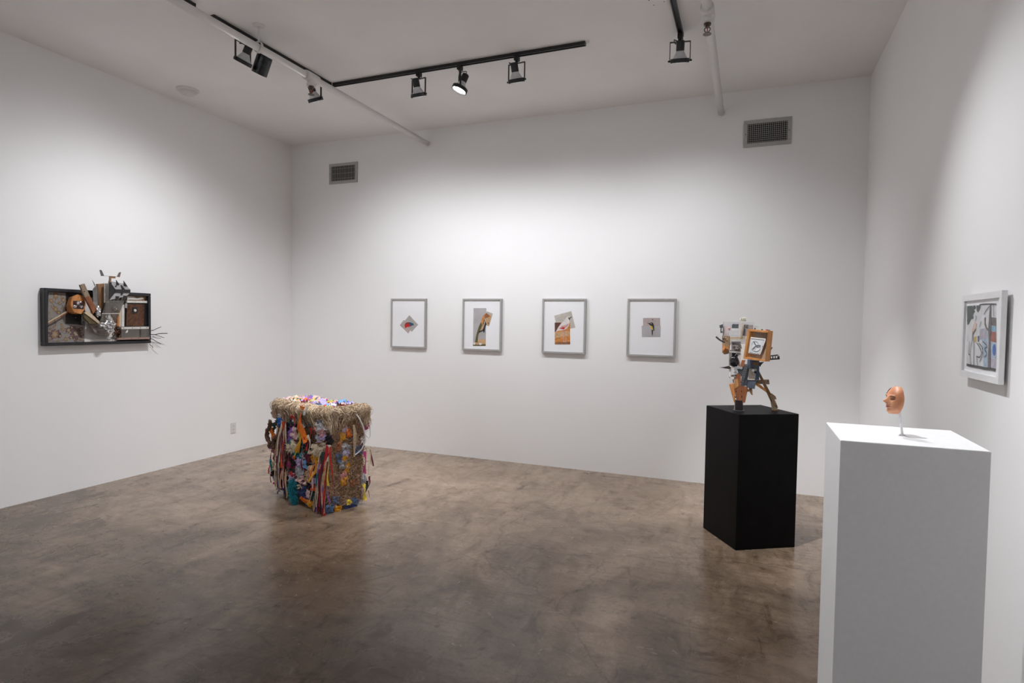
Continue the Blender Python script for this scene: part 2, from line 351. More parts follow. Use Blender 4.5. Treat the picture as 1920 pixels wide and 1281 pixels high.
dflat('paper_sheet', [(172, 285), (468, 265), (465, 938), (170, 888)], drw, 0)
dflat('foliage_wash', [(176, 290), (230, 285), (246, 320), (240, 370), (215, 420), (195, 470), (178, 475)], foli, 2)
dflat('foliage_wash', [(270, 283), (312, 280), (306, 318), (285, 352), (272, 330)], foli, 2)
for i, (u, v) in enumerate(((190, 430), (228, 400), (250, 300), (200, 395), (236, 345))): dflat('foliage_wash', blobpts(u, v, 14, 18, 9, i, .35), foli, 3)
dflat('sky_wash', [(325, 620), (385, 610), (385, 900), (340, 895)], wash, 1)
dflat('shadow_wash', [(305, 520), (385, 505), (384, 620), (300, 625)], lil, 1)
dflat('trunk_wash', [(388, 530), (405, 270), (414, 270), (418, 530), (408, 640), (412, 915), (384, 905), (392, 640)], trunk, 4)
dflat('branch_wash', [(360, 400), (358, 460), (372, 500), (392, 520), (390, 540), (365, 515), (350, 470), (352, 405)], trunk, 4)
dflat('building_wash', [(416, 400), (467, 405), (467, 490), (416, 480)], trunk, 2)
dflat('building_wash', [(416, 485), (467, 492), (467, 545), (416, 535)], skyb, 2)
dflat('building_wash', [(416, 540), (467, 550), (467, 655), (416, 640)], brick, 2)
dflat('building_wash', [(416, 645), (467, 660), (467, 820), (416, 800)], wash, 2)
dflat('building_wash', blobpts(448, 730, 16, 58, 12, 3, .1), cobalt, 3)
dflat('building_wash', [(416, 805), (467, 825), (465, 935), (416, 915)], lil, 2)
dflat('figure_wash', [(248, 600), (270, 590), (272, 640), (252, 650)], och, 2)
dflat('figure_wash', [(282, 590), (298, 585), (298, 645), (284, 645)], col('wash_indigo', (.12, .12, .26)), 2)
dflat('figure_wash', [(225, 530), (255, 440), (275, 470), (262, 530), (235, 580)], fig, 2)
for pts in ([(232, 540), (225, 640), (205, 760), (215, 880)], [(262, 520), (235, 580), (245, 680), (240, 880)], [(270, 655), (300, 700), (320, 760), (300, 800), (270, 790)], [(295, 660), (325, 700), (330, 770), (300, 850)],
            [(200, 640), (190, 760), (205, 775)], [(255, 440), (268, 400), (262, 390)], [(345, 370), (375, 320), (402, 290)], [(440, 270), (438, 390)], [(316, 440), (300, 500)], [(270, 790), (280, 880)], [(330, 640), (352, 660), (375, 690), (350, 720), (372, 760), (350, 800)]):
    dline('ink_line', pts, 5, ink, 5)
dline('ink_line', [(172, 875), (240, 890), (300, 900), (350, 912), (415, 918), (465, 930)], 14, ink, 5)
dline('ink_line', [(300, 275), (360, 268), (468, 268)], 6, ink, 5)

# ------------------------------------------------------------------ small face on a clear rod
def skin_mat():
    m = mat('painted_skin', (.50, .17, .075), .42, 0, scale=34, col2=(.80, .40, .22), bump=.15)
    m.node_tree.nodes['Principled BSDF'].inputs['Subsurface Weight'].default_value = .1
    m.node_tree.nodes['Principled BSDF'].inputs['Subsurface Radius'].default_value = (.01, .004, .002)
    return m
fr = empty('face_sculpture', (.478, 2.253, ZW))
fwd = V((-.93, -.36, .03)).normalized(); lat = V((0, 0, 1)).cross(fwd).normalized(); upv = fwd.cross(lat).normalized()
FC = onY(1674, 750, 2.245); FS = .0515            # centre and half height
def g(x, c, s): return math.exp(-((x - c) / s) ** 2)
def facept(a, t):                                # a: angle around, t: -1 chin .. 1 crown
    wv = .70 * (1 - abs(t) ** 2.6 * .62 - max(0, -t) * .14)
    dp = .52 * (1 - max(0, t) ** 2.4 * .62 - max(0, -t - .55) * .35)
    x = wv * math.sin(a); f = dp * math.cos(a)
    aa = abs(a)
    f += .30 * g(a, 0, .17 + .06 * max(0, -t)) * (g(t, -.12, .16) * .95 + g(t, .08, .2) * .45)          # nose
    f += .05 * g(aa, .2, .1) * g(t, -.18, .09)                                                          # nostril wings
    f += .07 * g(aa, .42, .34) * g(t, .30, .09)                                                         # brow
    f -= .13 * g(aa, .45, .2) * g(t, .13, .13)                                                          # eye hollow
    f += .07 * g(aa, .46, .14) * g(t, .10, .07)                                                         # lid
    f += .06 * g(aa, .62, .22) * g(t, -.12, .18)                                                        # cheek
    f += .11 * g(a, 0, .3) * (g(t, -.40, .055) + g(t, -.52, .06))                                       # lips
    f -= .07 * g(a, 0, .28) * (g(t, -.46, .025) + g(t, -.63, .06))
    f += .12 * g(a, 0, .35) * g(t, -.80, .13)                                                           # chin
    f -= .10 * max(0, t - .5)
    return FC + (lat * x + fwd * (f - .25) + upv * t * .87) * FS
NA, NT = 72, 90
mb = MB(); gi = lambda i, j: i * (NT + 1) + j
AM = 1.62
vs = [facept(-AM + 2 * AM * i / NA, -1 + 2 * j / NT) for i in range(NA + 1) for j in range(NT + 1)]
mb.add(vs, [(gi(i, j), gi(i + 1, j), gi(i + 1, j + 1), gi(i, j + 1)) for i in range(NA) for j in range(NT)])
face = mb.build('face', skin_mat(), fr, smooth=True)
sm = face.modifiers.new('shell', 'SOLIDIFY'); sm.thickness = .004; sm.offset = -1
def facestroke(name, pts, wd, m, lift=.012):
    P = [facept(a, t) + fwd * lift * FS + lat * (math.sin(a) * lift * FS) for a, t in pts]; P = smooth_path(P, 5)
    n = len(P); MB().tube(P, [FS * wd * math.sin(math.pi * (i + .6) / (n + .2)) ** .6 for i in range(n)], 6).build(name, m, face, smooth=True)
dk = mat('dark_brow_paint', (.07, .025, .018), .6); lip = mat('lip_paint', (.45, .13, .09), .4); hair = mat('dark_red_hair', (.13, .012, .02), .5, vary=.4, scale=200)
for s in (-1, 1):
    facestroke('eyebrow', [(s * .2, .26), (s * .45, .31), (s * .75, .25)], .028, dk)
    facestroke('closed_eyelid', [(s * .22, .10), (s * .45, .055), (s * .7, .10)], .026, dk)
    facestroke('nostril', [(s * .08, -.245), (s * .15, -.25)], .03, dk, 0)
facestroke('mouth_line', [(-.36, -.47), (0, -.46), (.36, -.47)], .018, dk, 0)
facestroke('upper_lip', [(-.33, -.45), (-.1, -.415), (0, -.43), (.1, -.415), (.33, -.45)], .026, lip, -.01)
facestroke('lower_lip', [(-.28, -.49), (0, -.525), (.28, -.49)], .032, lip, -.01)
mb = MB()
for i in range(60):
    random.seed(i); a = -1.2 + random.random() * .5; t = .45 + random.random() * .4
    mb.tube([facept(a, t) + lat * -.0005, facept(a - .15, t - .05) - lat * .003, facept(a - .35, t - .12) - lat * .002], .0012, 4)
tag(mb.build('hair_patch', hair, face), kind='stuff')
rb = V((.476, 2.253, ZW)); rt = FC - fwd * .021 + V((0, 0, -.024))
ACR = glass_mat('clear_acrylic', (.93, .94, .95), .18)
MB().tube([rb, rb + (rt - rb) * .7, rt], .0036, 12).build('rod', mat('frosted_acrylic', (.82, .83, .84), .15), fr, smooth=True)
MB().lathe(rb - V((0, 0, .0)), (0, 0, 1), [(.0003, .009), (.003, .009), (.004, .006)]).build('rod_base', mat('frosted_acrylic', (.82, .83, .84)), fr)
tag(fr, 'small pink painted face mask with closed eyes held on a clear rod', 'sculpture')

# ------------------------------------------------------------------ wall services: grilles, outlet, detector, pipes
VENT = mat('grey_grille_paint', (.42, .41, .395), .5, 0, .06, 50); DARK = mat('cavity_black', (.012, .012, .012), .9)
def grille(x0, x1, z0, z1, label, nv, nh, group=None):
    cx, cz = (x0 + x1) / 2, (z0 + z1) / 2; root = empty('air_grille', (cx, D, z0)); rim = .034
    for (a0, c0, a1, c1) in ((x0, z1 - rim, x1, z1), (x0, z0, x1, z0 + rim), (x0, z0 + rim, x0 + rim, z1 - rim), (x1 - rim, z0 + rim, x1, z1 - rim)):
        MB().box(((a0 + a1) / 2, D - .006, (c0 + c1) / 2), (a1 - a0, .012, c1 - c0)).build('rim', VENT, root, bevel=.002)
    MB().box((cx, D - .002, cz), (x1 - x0 - 2 * rim, .003, z1 - z0 - 2 * rim)).build('duct_shade_plate', DARK, root)  # black plate standing in for the shade inside the duct
    lv = None
    for i in range(nv):
        x = x0 + rim + (i + .5) * (x1 - x0 - 2 * rim) / nv
        if lv is None:
            lv = MB().box((0, 0, 0), (.0035, .008, z1 - z0 - 2 * rim)).build('louver', VENT, root, origin=(0, 0, 0)); o = lv
        else: o = lv.copy(); COL.objects.link(o); o.parent = root
        o.location = V((x, D - .0085, cz)) - WL[root.name]
    lh = None
    for i in range(nh):
        z = z0 + rim + (i + .5) * (z1 - z0 - 2 * rim) / nh
        if lh is None:
            lh = MB().box((0, 0, 0), (x1 - x0 - 2 * rim, .0025, .003)).build('cross_blade', VENT, root, origin=(0, 0, 0)); o = lh
        else: o = lh.copy(); COL.objects.link(o); o.parent = root
        o.location = V((cx, D - .0046, z)) - WL[root.name]
    for x in (x0 + rim / 2, x1 - rim / 2): MB().lathe((x, D - .012, cz), (0, -1, 0), [(0, .005), (.0015, .004)], 10).build('screw', mat('screw_grey', (.15, .15, .15), .4, .6), root)
    return tag(root, label, 'vent')
grille(-4.731, -4.321, 3.118, 3.358, 'grey metal air grille with upright louvers high above the red and blue bird picture', 17, 3)
grille(-.090, .308, 3.119, 3.359, 'grey metal air grille with crossed blades high above the black plinth', 20, 10)
PL = mat('white_plastic', (.72, .71, .70), .4, 0, .02, 40)
ol = empty('wall_outlet', (-L, 4.918, .213))
MB().box((-L + .003, 4.918, .268), (.006, .07, .114)).build('cover_plate', PL, ol, bevel=.0015)
for dz in (-.02, .02):
    r = MB().box((-L + .0068, 4.918, .268 + dz), (.0024, .034, .028)).build('socket_face', PL, ol, bevel=.001)
    for dy in (-.006, .006): MB().box((-L + .0081, 4.918 + dy, .268 + dz + .003), (.0012, .0022, .008)).build('slot', DARK, r)
MB().lathe((-L + .006, 4.918, .268), (1, 0, 0), [(0, .003), (.001, .0025)], 8).build('screw', PL, ol)
tag(ol, 'white double wall outlet low on the wall behind the rag bale', 'outlet')
sd = empty('smoke_detector', (-4.952, 4.063, H))
MB().lathe((-4.952, 4.063, H - .0005), (0, 0, -1), [(0, .097), (.010, .097), (.016, .09)], 36).build('base_plate', PL, sd, smooth=False)
MB().lathe((-4.952, 4.063, H - .0165), (0, 0, -1), [(0, .068), (.020, .066), (.032, .056), (.034, .03)], 36).build('sensor_dome', PL, sd)
MB().lathe((-4.952, 4.063, H - .050), (0, 0, -1), [(0, .031), (.004, .029)], 24).build('sensor_cap', PL, sd)
tag(sd, 'round white smoke detector on the ceiling', 'smoke detector')
cp = empty('ceiling_plate', (-.62, 4.01, H))
MB().lathe((-.62, 4.01, H - .0005), (0, 0, -1), [(0, .066), (.004, .066), (.006, .062)], 36).build('disc', CEIL, cp)
for i in range(4): MB().lathe((-.62 + .052 * math.cos(i * 1.57 + .5), 4.01 + .052 * math.sin(i * 1.57 + .5), H - .0062), (0, 0, -1), [(0, .005), (.001, .004)], 8).build('screw', mat('screw_dark', (.05, .045, .04), .5), cp)
tag(cp, 'round blank cover plate with dark screws on the ceiling', 'cover plate')

PIPE = mat('pipe_paint', (.74, .72, .71), .45, 0, .02, 20); STEEL = mat('bronze_steel', (.12, .10, .08), .35, .8)
def sprinkler(x, y, z, label, down=.075):
    root = empty('fire_sprinkler', (x, y, z - down))
    MB().lathe((x, y, z), (0, 0, -1), [(0, .022), (.012, .022), (.014, .012), (.026, .012)], 16).build('body', STEEL, root)
    for s in (-1, 1): MB().tube(smooth_path([(x + s * .01, y, z - .024), (x + s * .018, y, z - .038), (x + s * .004, y, z - .058)], 4), .0035, 6).build('frame_arm', STEEL, root)
    MB().lathe((x, y, z - .056), (0, 0, -1), [(0, .005), (.008, .005), (.009, .026), (.011, .026)], 16).build('deflector', STEEL, root)
    MB().tube([(x, y, z - .024), (x, y, z - .056)], .003, 6).build('bulb', mat('sprinkler_bulb', (.35, .03, .02), .2), root)
    return tag(root, label, 'sprinkler')
def pipe(x, z, r, y0, label):
    root = empty('sprinkler_pipe', (x, D, z))
    MB().tube([(x, y0, z), (x, D - .0005, z)], r, 20).build('pipe_run', PIPE, root, smooth=True)
    MB().tube([(x, D - .012, z), (x, D - .0006, z)], r * 1.25, 20).build('wall_collar', WALL, root)
    return tag(root, label, 'pipe')
q1 = pipe(-3.378, 3.473, .027, FRONT + .001, 'white painted sprinkler pipe beside the long black lighting track')
q2 = pipe(-.290, 3.458, .029, FRONT + .001, 'white painted sprinkler pipe ending above the black plinth')
def tee(root, x, y, z, r):
    MB().tube([(x, y - .075, z), (x, y - .06, z), (x, y + .06, z), (x, y + .075, z)], [r * 1.35, r * 1.45, r * 1.45, r * 1.35], 18).build('tee_fitting', PIPE, root, smooth=True)
    MB().lathe((x, y, z), (0, 0, -1), [(0, r * 1.25), (.045, r * 1.25), (.050, r * 1.4), (.068, r * 1.4), (.07, r * 1.0)], 18).build('tee_outlet', PIPE, root)
tee(q1, -3.378, 3.92, 3.473, .027); sprinkler(-3.378, 3.92, 3.473 - .07, 'small bronze sprinkler under the pipe beside the long lighting track')
tee(q2, -.290, 3.93, 3.458, .029); sprinkler(-.290, 3.93, 3.458 - .07, 'small bronze sprinkler under the pipe near the black plinth')
hg = empty('pipe_hanger', (-3.378, 3.36, H))
MB().lathe((-3.378, 3.36, H - .0005), (0, 0, -1), [(0, .045), (.004, .043), (.007, .014)], 24).build('ceiling_flange', PIPE, hg)
MB().tube([(-3.378, 3.36, H - .006), (-3.378, 3.36, 3.52)], .006, 8).build('rod', PIPE, hg)
mbh = MB(); ring = [(-3.378 + .034 * math.cos(t), 3.36, 3.473 + .040 * math.sin(t) + .005) for t in [2 * math.pi * i / 20 for i in range(21)]]
for i in range(20):
    mbh.bar(ring[i], ring[i + 1], .022, .003, (0, 1, 0)) if False else mbh.bar(ring[i], ring[i + 1], .003, .022, (0, 1, 0))
mbh.build('clevis_ring', PIPE, hg)
tag(hg, 'white painted pipe hanger with rod and ring on the ceiling', 'pipe hanger')

# ------------------------------------------------------------------ lighting tracks and lamps
TRK = mat('black_track_enamel', (.012, .012, .013), .45, 0, .1, 30); BULB = mat('white_bulb_glass', (.62, .62, .64), .35); LENS = mat('lit_lens', (.9, .9, .9), .3, emit=14)
def track(p, q, label, name='lighting_track'):
    p, q = V(p), V(q); root = empty(name, (p + q) / 2 + V((0, 0, .018))); d = (q - p).normalized(); s = V((0, 0, 1)).cross(d)
    MB().bar(p, q, .035, .018).build('channel_top', TRK, root)
    for k in (-1, 1): MB().bar(p + s * k * .0135 + V((0, 0, -.013)), q + s * k * .0135 + V((0, 0, -.013)), .008, .009).build('channel_lip', TRK, root)
    for e, k in ((p, -1), (q, 1)): MB().bar(e + d * k * .0005, e + d * k * .006, .037, .034).build('end_cap', TRK, root)
    return tag(root, label, 'light track')
ZT = H - .0095
track((-3.572, 3.135, ZT), (-3.572, 4.385, ZT), 'black lighting track along the white pipe meeting the cross track')
track((-3.572, -2.6, ZT), (-3.572, 2.975, ZT), 'black lighting track along the white pipe ending short of the next track')
track((-3.545, 4.412, ZT), (-1.212, 4.412, ZT), 'black lighting track parallel to the far wall with three spotlights')
track((-.516, -2.6, ZT), (-.516, 4.52, ZT), 'black lighting track beside the pipe that ends above the black plinth')
def lamp(root, pos, aim, energy, size, blend=1., rad=.022):
    ld = bpy.data.lights.new('spot', 'SPOT'); ld.energy = energy * LAMP; ld.spot_size = math.radians(size); ld.spot_blend = blend
    ld.shadow_soft_size = rad; ld.color = LAMP_COL
    o = bpy.data.objects.new('spot_beam', ld); COL.objects.link(o); o.parent = root; o.location = V(pos) - WL[root.name]
    o.rotation_euler = V(aim).to_track_quat('-Z', 'Y').to_euler(); return o
def yoke_light(x, y, target, label, energy, size=76, drop=.185):
    root = empty('track_light', (x, y, H - .032)); z = H - .032
    P = V((x, y, z - drop)); aim = (V(target) - P).normalized(); hz = V((aim.x, aim.y, 0)).normalized(); sd = V((0, 0, 1)).cross(hz)
    MB().box((x, y, z - .012), (.036, .05, .036)).build('track_adapter', TRK, root, bevel=.003)
    MB().tube([(x, y, z - .03), (x, y, z - .05)], .010, 10).build('swivel', TRK, root)
    W = .071; t0 = z - .05
    yk = MB()
    for s in (-1, 1):
        yk.bar(V((x, y, t0)), V((x, y, t0)) + sd * s * W, .014, .005)
        yk.bar(V((x, y, t0 + .0025)) + sd * s * W, P + sd * s * W + V((0, 0, -.004)), .014, .005, sd)
    yk.build('yoke', TRK, root)
    n = 28; xx = sd; yy = aim.cross(xx)
    rg = MB(); prof = [(-.014, .066), (.014, .066), (.014, .059), (-.014, .059)]; vs = []
    for i in range(n):
        a = 2 * math.pi * i / n; dd = xx * math.cos(a) + yy * math.sin(a); vs += [P + aim * t + dd * r for t, r in prof]
    rg.add(vs, [(i * 4 + k, i * 4 + (k + 1) % 4, ((i + 1) % n) * 4 + (k + 1) % 4, ((i + 1) % n) * 4 + k) for i in range(n) for k in range(4)])
    rg.build('lamp_ring', TRK, root)
    for s in (-1, 1): MB().tube([P + sd * s * .066, P + sd * s * .084], .007, 8).build('pivot_screw', TRK, root)
    MB().lathe(P, -aim, [(-.004, .0585), (.006, .0575), (.03, .043), (.06, .028), (.068, .026)], 28).build('bulb', BULB, root, smooth=False)
    MB().lathe(P, aim, [(.0042, .056), (.0065, .053), (.007, .02)], 28).build('lens', LENS, root)
    MB().lathe(P, -aim, [(.062, .024), (.066, .029), (.128, .029), (.134, .024)], 20).build('socket', TRK, root)
    e = P - aim * .128
    MB().tube(smooth_path([e + sd * .02, e + sd * .045 + V((0, 0, .012)), V((x, y, t0 - .012)) + sd * .032, V((x, y, t0))], 5), .0035, 6).build('cord', TRK, root, smooth=True)
    lamp(root, P + aim * .02, aim, energy, size)
    return tag(root, label, 'spotlight')
WALLCONE = 128
yoke_light(-3.572, 3.40, (-5.25, 3.35, .4), 'black yoke spotlight hidden partly behind the white pipe beside the black can light', 74, WALLCONE)
yoke_light(-3.572, 4.20, (-3.25, 5.8, .1), 'black yoke spotlight at the pipe sprinkler where the two tracks meet', 84, WALLCONE)
yoke_light(-2.66, 4.412, (-2.45, 5.8, -.2), 'black yoke spotlight on the cross track next to the long pipe', 58, WALLCONE)
yoke_light(-2.27, 4.412, (-3.35, 3.75, .3), 'black yoke spotlight with its glowing lens turned to the room', 190, 78)
yoke_light(-1.765, 4.412, (-1.62, 5.8, -.2), 'black yoke spotlight nearest the free end of the cross track', 64, WALLCONE)
yoke_light(-.516, 4.48, (-.74, 5.8, -.2), 'black yoke spotlight at the end of the track above the black plinth', 58, WALLCONE)
# the same tracks run on unseen, with inferred lamps and added fill lamps
yoke_light(-.516, 3.20, (.10, 4.40, 1.2), 'black yoke spotlight aimed at the sculpture on the black plinth', 270, 42)
yoke_light(-.516, 2.24, (.465, 2.26, 1.15), 'black yoke spotlight aimed down at the white plinth', 160, 42)
yoke_light(-.516, 3.47, (.90, 2.25, .3), 'black yoke spotlight aimed at the white framed drawing', 124, 84)
yoke_light(-.516, 1.55, (-3.05, 3.85, .45), 'added unseen black yoke spotlight aimed across the room at the rag bale', 170, 32)  # added out of view to brighten the bale's visible sides
for y_, lb in ((.4, 'added unseen black yoke spotlight over the middle of the left wall, near the long track'), (-1.2, 'added unseen black yoke spotlight over the left wall close to the entrance corner')):
    yoke_light(-3.572, y_, (-5.25, y_ - .5, .1), lb, 120, WALLCONE)  # added lamps out of view: their wall bounce lifts the ambient light
for x_, lb in ((-3.572, 'added unseen black yoke spotlight washing the entrance wall from the long track by the pipe'), (-.516, 'added unseen black yoke spotlight washing the entrance wall from the track by the white plinth')):
    yoke_light(x_, -2.0, (x_ - .3, FRONT, .1), lb, 150, WALLCONE)  # added behind the camera so the entrance wall reflects fill light
# black can light
cr = empty('track_light', (-3.572, 3.57, H - .032)); z = H - .032
P = V((-3.505, 3.535, z - .13)); aim = (V((-5.28, 3.80, .4)) - P).normalized()
MB().box((-3.572, 3.57, z - .012), (.036, .05, .036)).build('track_adapter', TRK, cr, bevel=.003)
MB().tube([(-3.572, 3.57, z - .03), V((-3.545, 3.555, z - .075)), P], .009, 10).build('stem', TRK, cr)
GLB = mat('gloss_black_can', (.012, .013, .016), .22)
MB().lathe(P, aim, [(-.078, .012), (-.075, .026), (-.068, .039), (-.056, .049), (-.042, .055), (-.02, .058), (.105, .058), (.105, .054), (.02, .050), (.018, .02)], 36).build('can', GLB, cr, smooth=False)
MB().lathe(P, aim, [(.022, .049), (.030, .047), (.033, .02)], 28).build('lens', LENS, cr)
lamp(cr, P + aim * .115, aim, 68, 110)
tag(cr, 'glossy black cylindrical can spotlight hanging from the track by the pipe', 'spotlight')

# ------------------------------------------------------------------ assemblage on the left wall
wa = empty('wall_assemblage', (-L, 3.45, 1.245))
def A(u, v): return 50 + u / 6.403, 480 + v / 6.403
def ap(name, pts, d, t, m, bevel=0, label=None):
    o = MB().prism([onX(*A(*p[:2]), -L + (p[2] if len(p) > 2 else d)) for p in pts], (-t, 0, 0)).build(name, m, wa, bevel=bevel)
    if label: o['label'] = label
    return o
BF = mat('black_frame_stain', (.016, .016, .019), .38, 0, .3, 20)
y0, y1, z0, z1 = 2.997, 3.905, 1.245, 1.713
for (ya_, za_, yb_, zb_) in ((y0, z1 - .026, y1, z1), (y0, z0, y1, z0 + .026), (y0, z0 + .026, y0 + .026, z1 - .026), (y1 - .026, z0 + .026, y1, z1 - .026)):
    MB().box((-L + .031, (ya_ + yb_) / 2, (za_ + zb_) / 2), (.060, yb_ - ya_, zb_ - za_)).build('frame_rail', BF, wa, bevel=.003)
MB().box((-L + .006, (y0 + y1) / 2, (z0 + z1) / 2), (.010, y1 - y0 - .05, z1 - z0 - .05)).build('backing_board', mat('dark_backing', (.03, .022, .018), .7, vary=.4), wa)
fabric = mat('floral_cloth', (.27, .25, .23), .85, 0, .18, 220, .4)
oak = wood('grey_oak', (.20, .14, .09), (.36, .28, .20)); redw = wood('red_wood', (.16, .048, .018), (.36, .13, .05)); orw = wood('orange_wood', (.42, .15, .035), (.72, .33, .11))
palew = wood('pale_wood', (.52, .40, .26), (.70, .58, .42)); brw = wood('brown_wood', (.14, .07, .03), (.34, .19, .09)); rust = mat('rusty_board', (.055, .022, .010), .75, 0, scale=45, col2=(.15, .062, .028), bump=.3)
alu = mat('brushed_metal', (.42, .41, .41), .35, .75, .15, 30); foil = mat('crumpled_foil', (.62, .61, .62), .38, .85, .1, 40); chr_ = mat('chrome', (.7, .7, .72), .12, 1.)
offw = mat('chipped_white_paint', (.70, .67, .63), .6, 0, .1, 30, .1); gry = mat('grey_paint', (.42, .41, .41), .6, 0, .12, 25); blk = mat('satin_black', (.015, .015, .016), .4, 0, .2, 20)
ap('floral_panel', [(262, 428), (470, 445), (465, 815), (695, 828), (690, 1035), (248, 1045)], .030, .014, fabric, label='grey floral upholstery cloth panel')
petal = [mat('petal_rust', (.25, .15, .08), .85, vary=.3, scale=150), mat('petal_plum', (.14, .085, .08), .85, vary=.3, scale=150), mat('petal_cream', (.36, .29, .20), .85, vary=.25, scale=150), mat('petal_ochre', (.29, .19, .10), .85, vary=.3, scale=150)]
def petals(u, v, r, n, m, d, seed=0, name='printed_flower'):
    pts = []
    n = n + int(seed) % 4
    for i in range(n * 4):
        t = 2 * math.pi * i / (n * 4); k = r * (.62 + .42 * abs(math.sin(n * t / 2 + seed))) * (1 + .16 * math.sin(2 * t + seed) + .1 * math.sin(5 * t + seed * 2)); pts.append((u + k * math.cos(t), v + k * math.sin(t) * 1.0))
    ap(name, pts, d, .0006, m)
for u, v, r, big in ((350, 475, 42, 0), (295, 540, 30, 0), (440, 530, 34, 0), (395, 570, 22, 0), (345, 640, 38, 0), (385, 680, 28, 1), (335, 940, 70, 1), (590, 930, 78, 2), (500, 890, 36, 1), (440, 880, 24, 0), (470, 1000, 26, 0), (650, 880, 28, 2), (330, 850, 18, 0), (275, 690, 16, 0), (650, 1000, 22, 0), (420, 480, 18, 0), (300, 610, 16, 0), (430, 630, 18, 0), (400, 740, 16, 0), (300, 760, 15, 0), (290, 880, 20, 1), (400, 960, 24, 1), (420, 830, 20, 0), (540, 860, 26, 2), (660, 940, 26, 2), (530, 980, 26, 1), (590, 1020, 20, 2), (380, 1020, 18, 0), (280, 1010, 18, 0)):
    petals(u, v, r, 6, petal[1] if big else petal[0], .0307, u); petals(u + 2, v + 2, r * .66, 7, petal[3] if big < 2 else petal[1], .0312, v); petals(u + 3, v, r * .36, 5, petal[2], .0317, u + v)
def aline(name, pts, r, m, d=.031, n=5):
    P = smooth_path([onX(*A(*p[:2]), -L + (p[2] if len(p) > 2 else d)) for p in pts], 5); return MB().tube(P, r, n).build(name, m, wa, smooth=True)
for pts in ([(350, 510), (340, 560), (395, 575), (440, 560)], [(300, 560), (330, 600), (345, 640)], [(395, 570), (430, 600), (440, 640)], [(430, 880), (470, 870), (520, 880)], [(300, 1020), (380, 1030), (450, 1000)], [(280, 760), (330, 780), (350, 840)], [(560, 1010), (610, 1030), (660, 1000)], [(410, 860), (415, 900), (450, 930), (490, 930)]):
    aline('printed_stem', pts, .0012, petal[1], .0305)
ap('black_niche', [(462, 452), (668, 466), (660, 818), (460, 816)], .024, .012, blk)
MB().lathe(onX(*A(585, 742), -L + .024), (1, 0, 0), [(0, .006), (.008, .006), (.012, .003)], 12).build('knob', chr_, wa)
ap('hole_strip', [(662, 690), (700, 700), (696, 828), (660, 815)], .034, .012, alu)
for v in (750, 795): MB().lathe(onX(*A(678, v), -L + .034), (1, 0, 0), [(0, .005), (.001, .005)], 10).build('punched_hole', blk, wa)
# octagonal wooden block with a dark window
bk = [(468, 600), (505, 500), (580, 470), (640, 500), (650, 610), (610, 680), (540, 700), (480, 670)]
fr_ = [(528, 590), (545, 500), (610, 462), (672, 475), (708, 560), (700, 640), (655, 700), (570, 680)]
hb = MB().loft([onX(*A(*p), -L + .040) for p in bk], [onX(*A(*p), -L + .120) for p in fr_]).build('octagon_block', orw, wa, bevel=.002)
def sub(parent, name, pts, d, t, m):
    return MB().prism([onX(*A(*p), -L + d) for p in pts], (-t, 0, 0)).build(name, m, parent)
sub(hb, 'window', [(560, 538), (690, 545), (686, 640), (558, 632)], .1215, .003, blk)
cg = glass_mat('clear_crumple', (.75, .72, .72), .3, .08)
for i in range(6): MB().blob(onX(*A(580 + (i % 3) * 38, 565 + (i // 3) * 45), -L + .124), (.006, .013, .011), i, .5, 10, 7, 4).build('crumpled_cellophane', chr_ if i % 2 else mat('dark_red_cellophane', (.10, .03, .025), .2), hb)
# sticks
for a0, b0, m in (((252, 800), (480, 668), palew), ((258, 812), (490, 678), redw), ((250, 822), (400, 740), oak)):
    MB().bar(onX(*A(*a0), -L + .050), onX(*A(*b0), -L + .064), .008, .009, (1, 0, 0)).build('stick', m, wa)
ap('white_block', [(700, 560), (760, 560), (765, 690), (700, 670)], .060, .045, offw)
ap('plank_end', [(642, 350), (696, 333), (760, 480), (700, 498)], .150, .020, oak, .001)
ap('plank', [(700, 498), (760, 480), (845, 640), (802, 695)], .150, .020, redw, .001)
MB().lathe(onX(*A(690, 428), -L + .150), (1, 0, 0), [(0, .005), (.0012, .005)], 10).build('drill_hole', blk, wa)
ap('plank', [(690, 682), (750, 665), (897, 808), (868, 818)], .140, .018, palew, .001)
ap('plank_side', [(678, 690), (690, 682), (868, 818), (850, 822), (758, 815), (690, 745)], .132, .020, wood('olive_wood', (.05, .035, .012), (.15, .11, .04)))
ap('dark_panel', [(700, 500), (800, 500), (800, 700), (700, 700)], .030, .016, gry)
ap('metal_sheet', [(796, 400), (850, 336), (862, 640), (806, 652)], .100, .006, alu)
ap('metal_sheet', [(852, 420), (880, 425), (875, 640), (858, 650)], .085, .004, blk)
ap('metal_shard', [(788, 288), (796, 300), (828, 350), (818, 365)], .110, .003, alu)
ap('wood_panel', [(845, 338), (942, 330), (935, 560), (880, 700), (862, 640), (858, 420)], .105, .018, brw, .001)
ap('white_panel', [(938, 330), (1000, 328), (992, 562), (934, 562)], .150, .010, offw, .001)
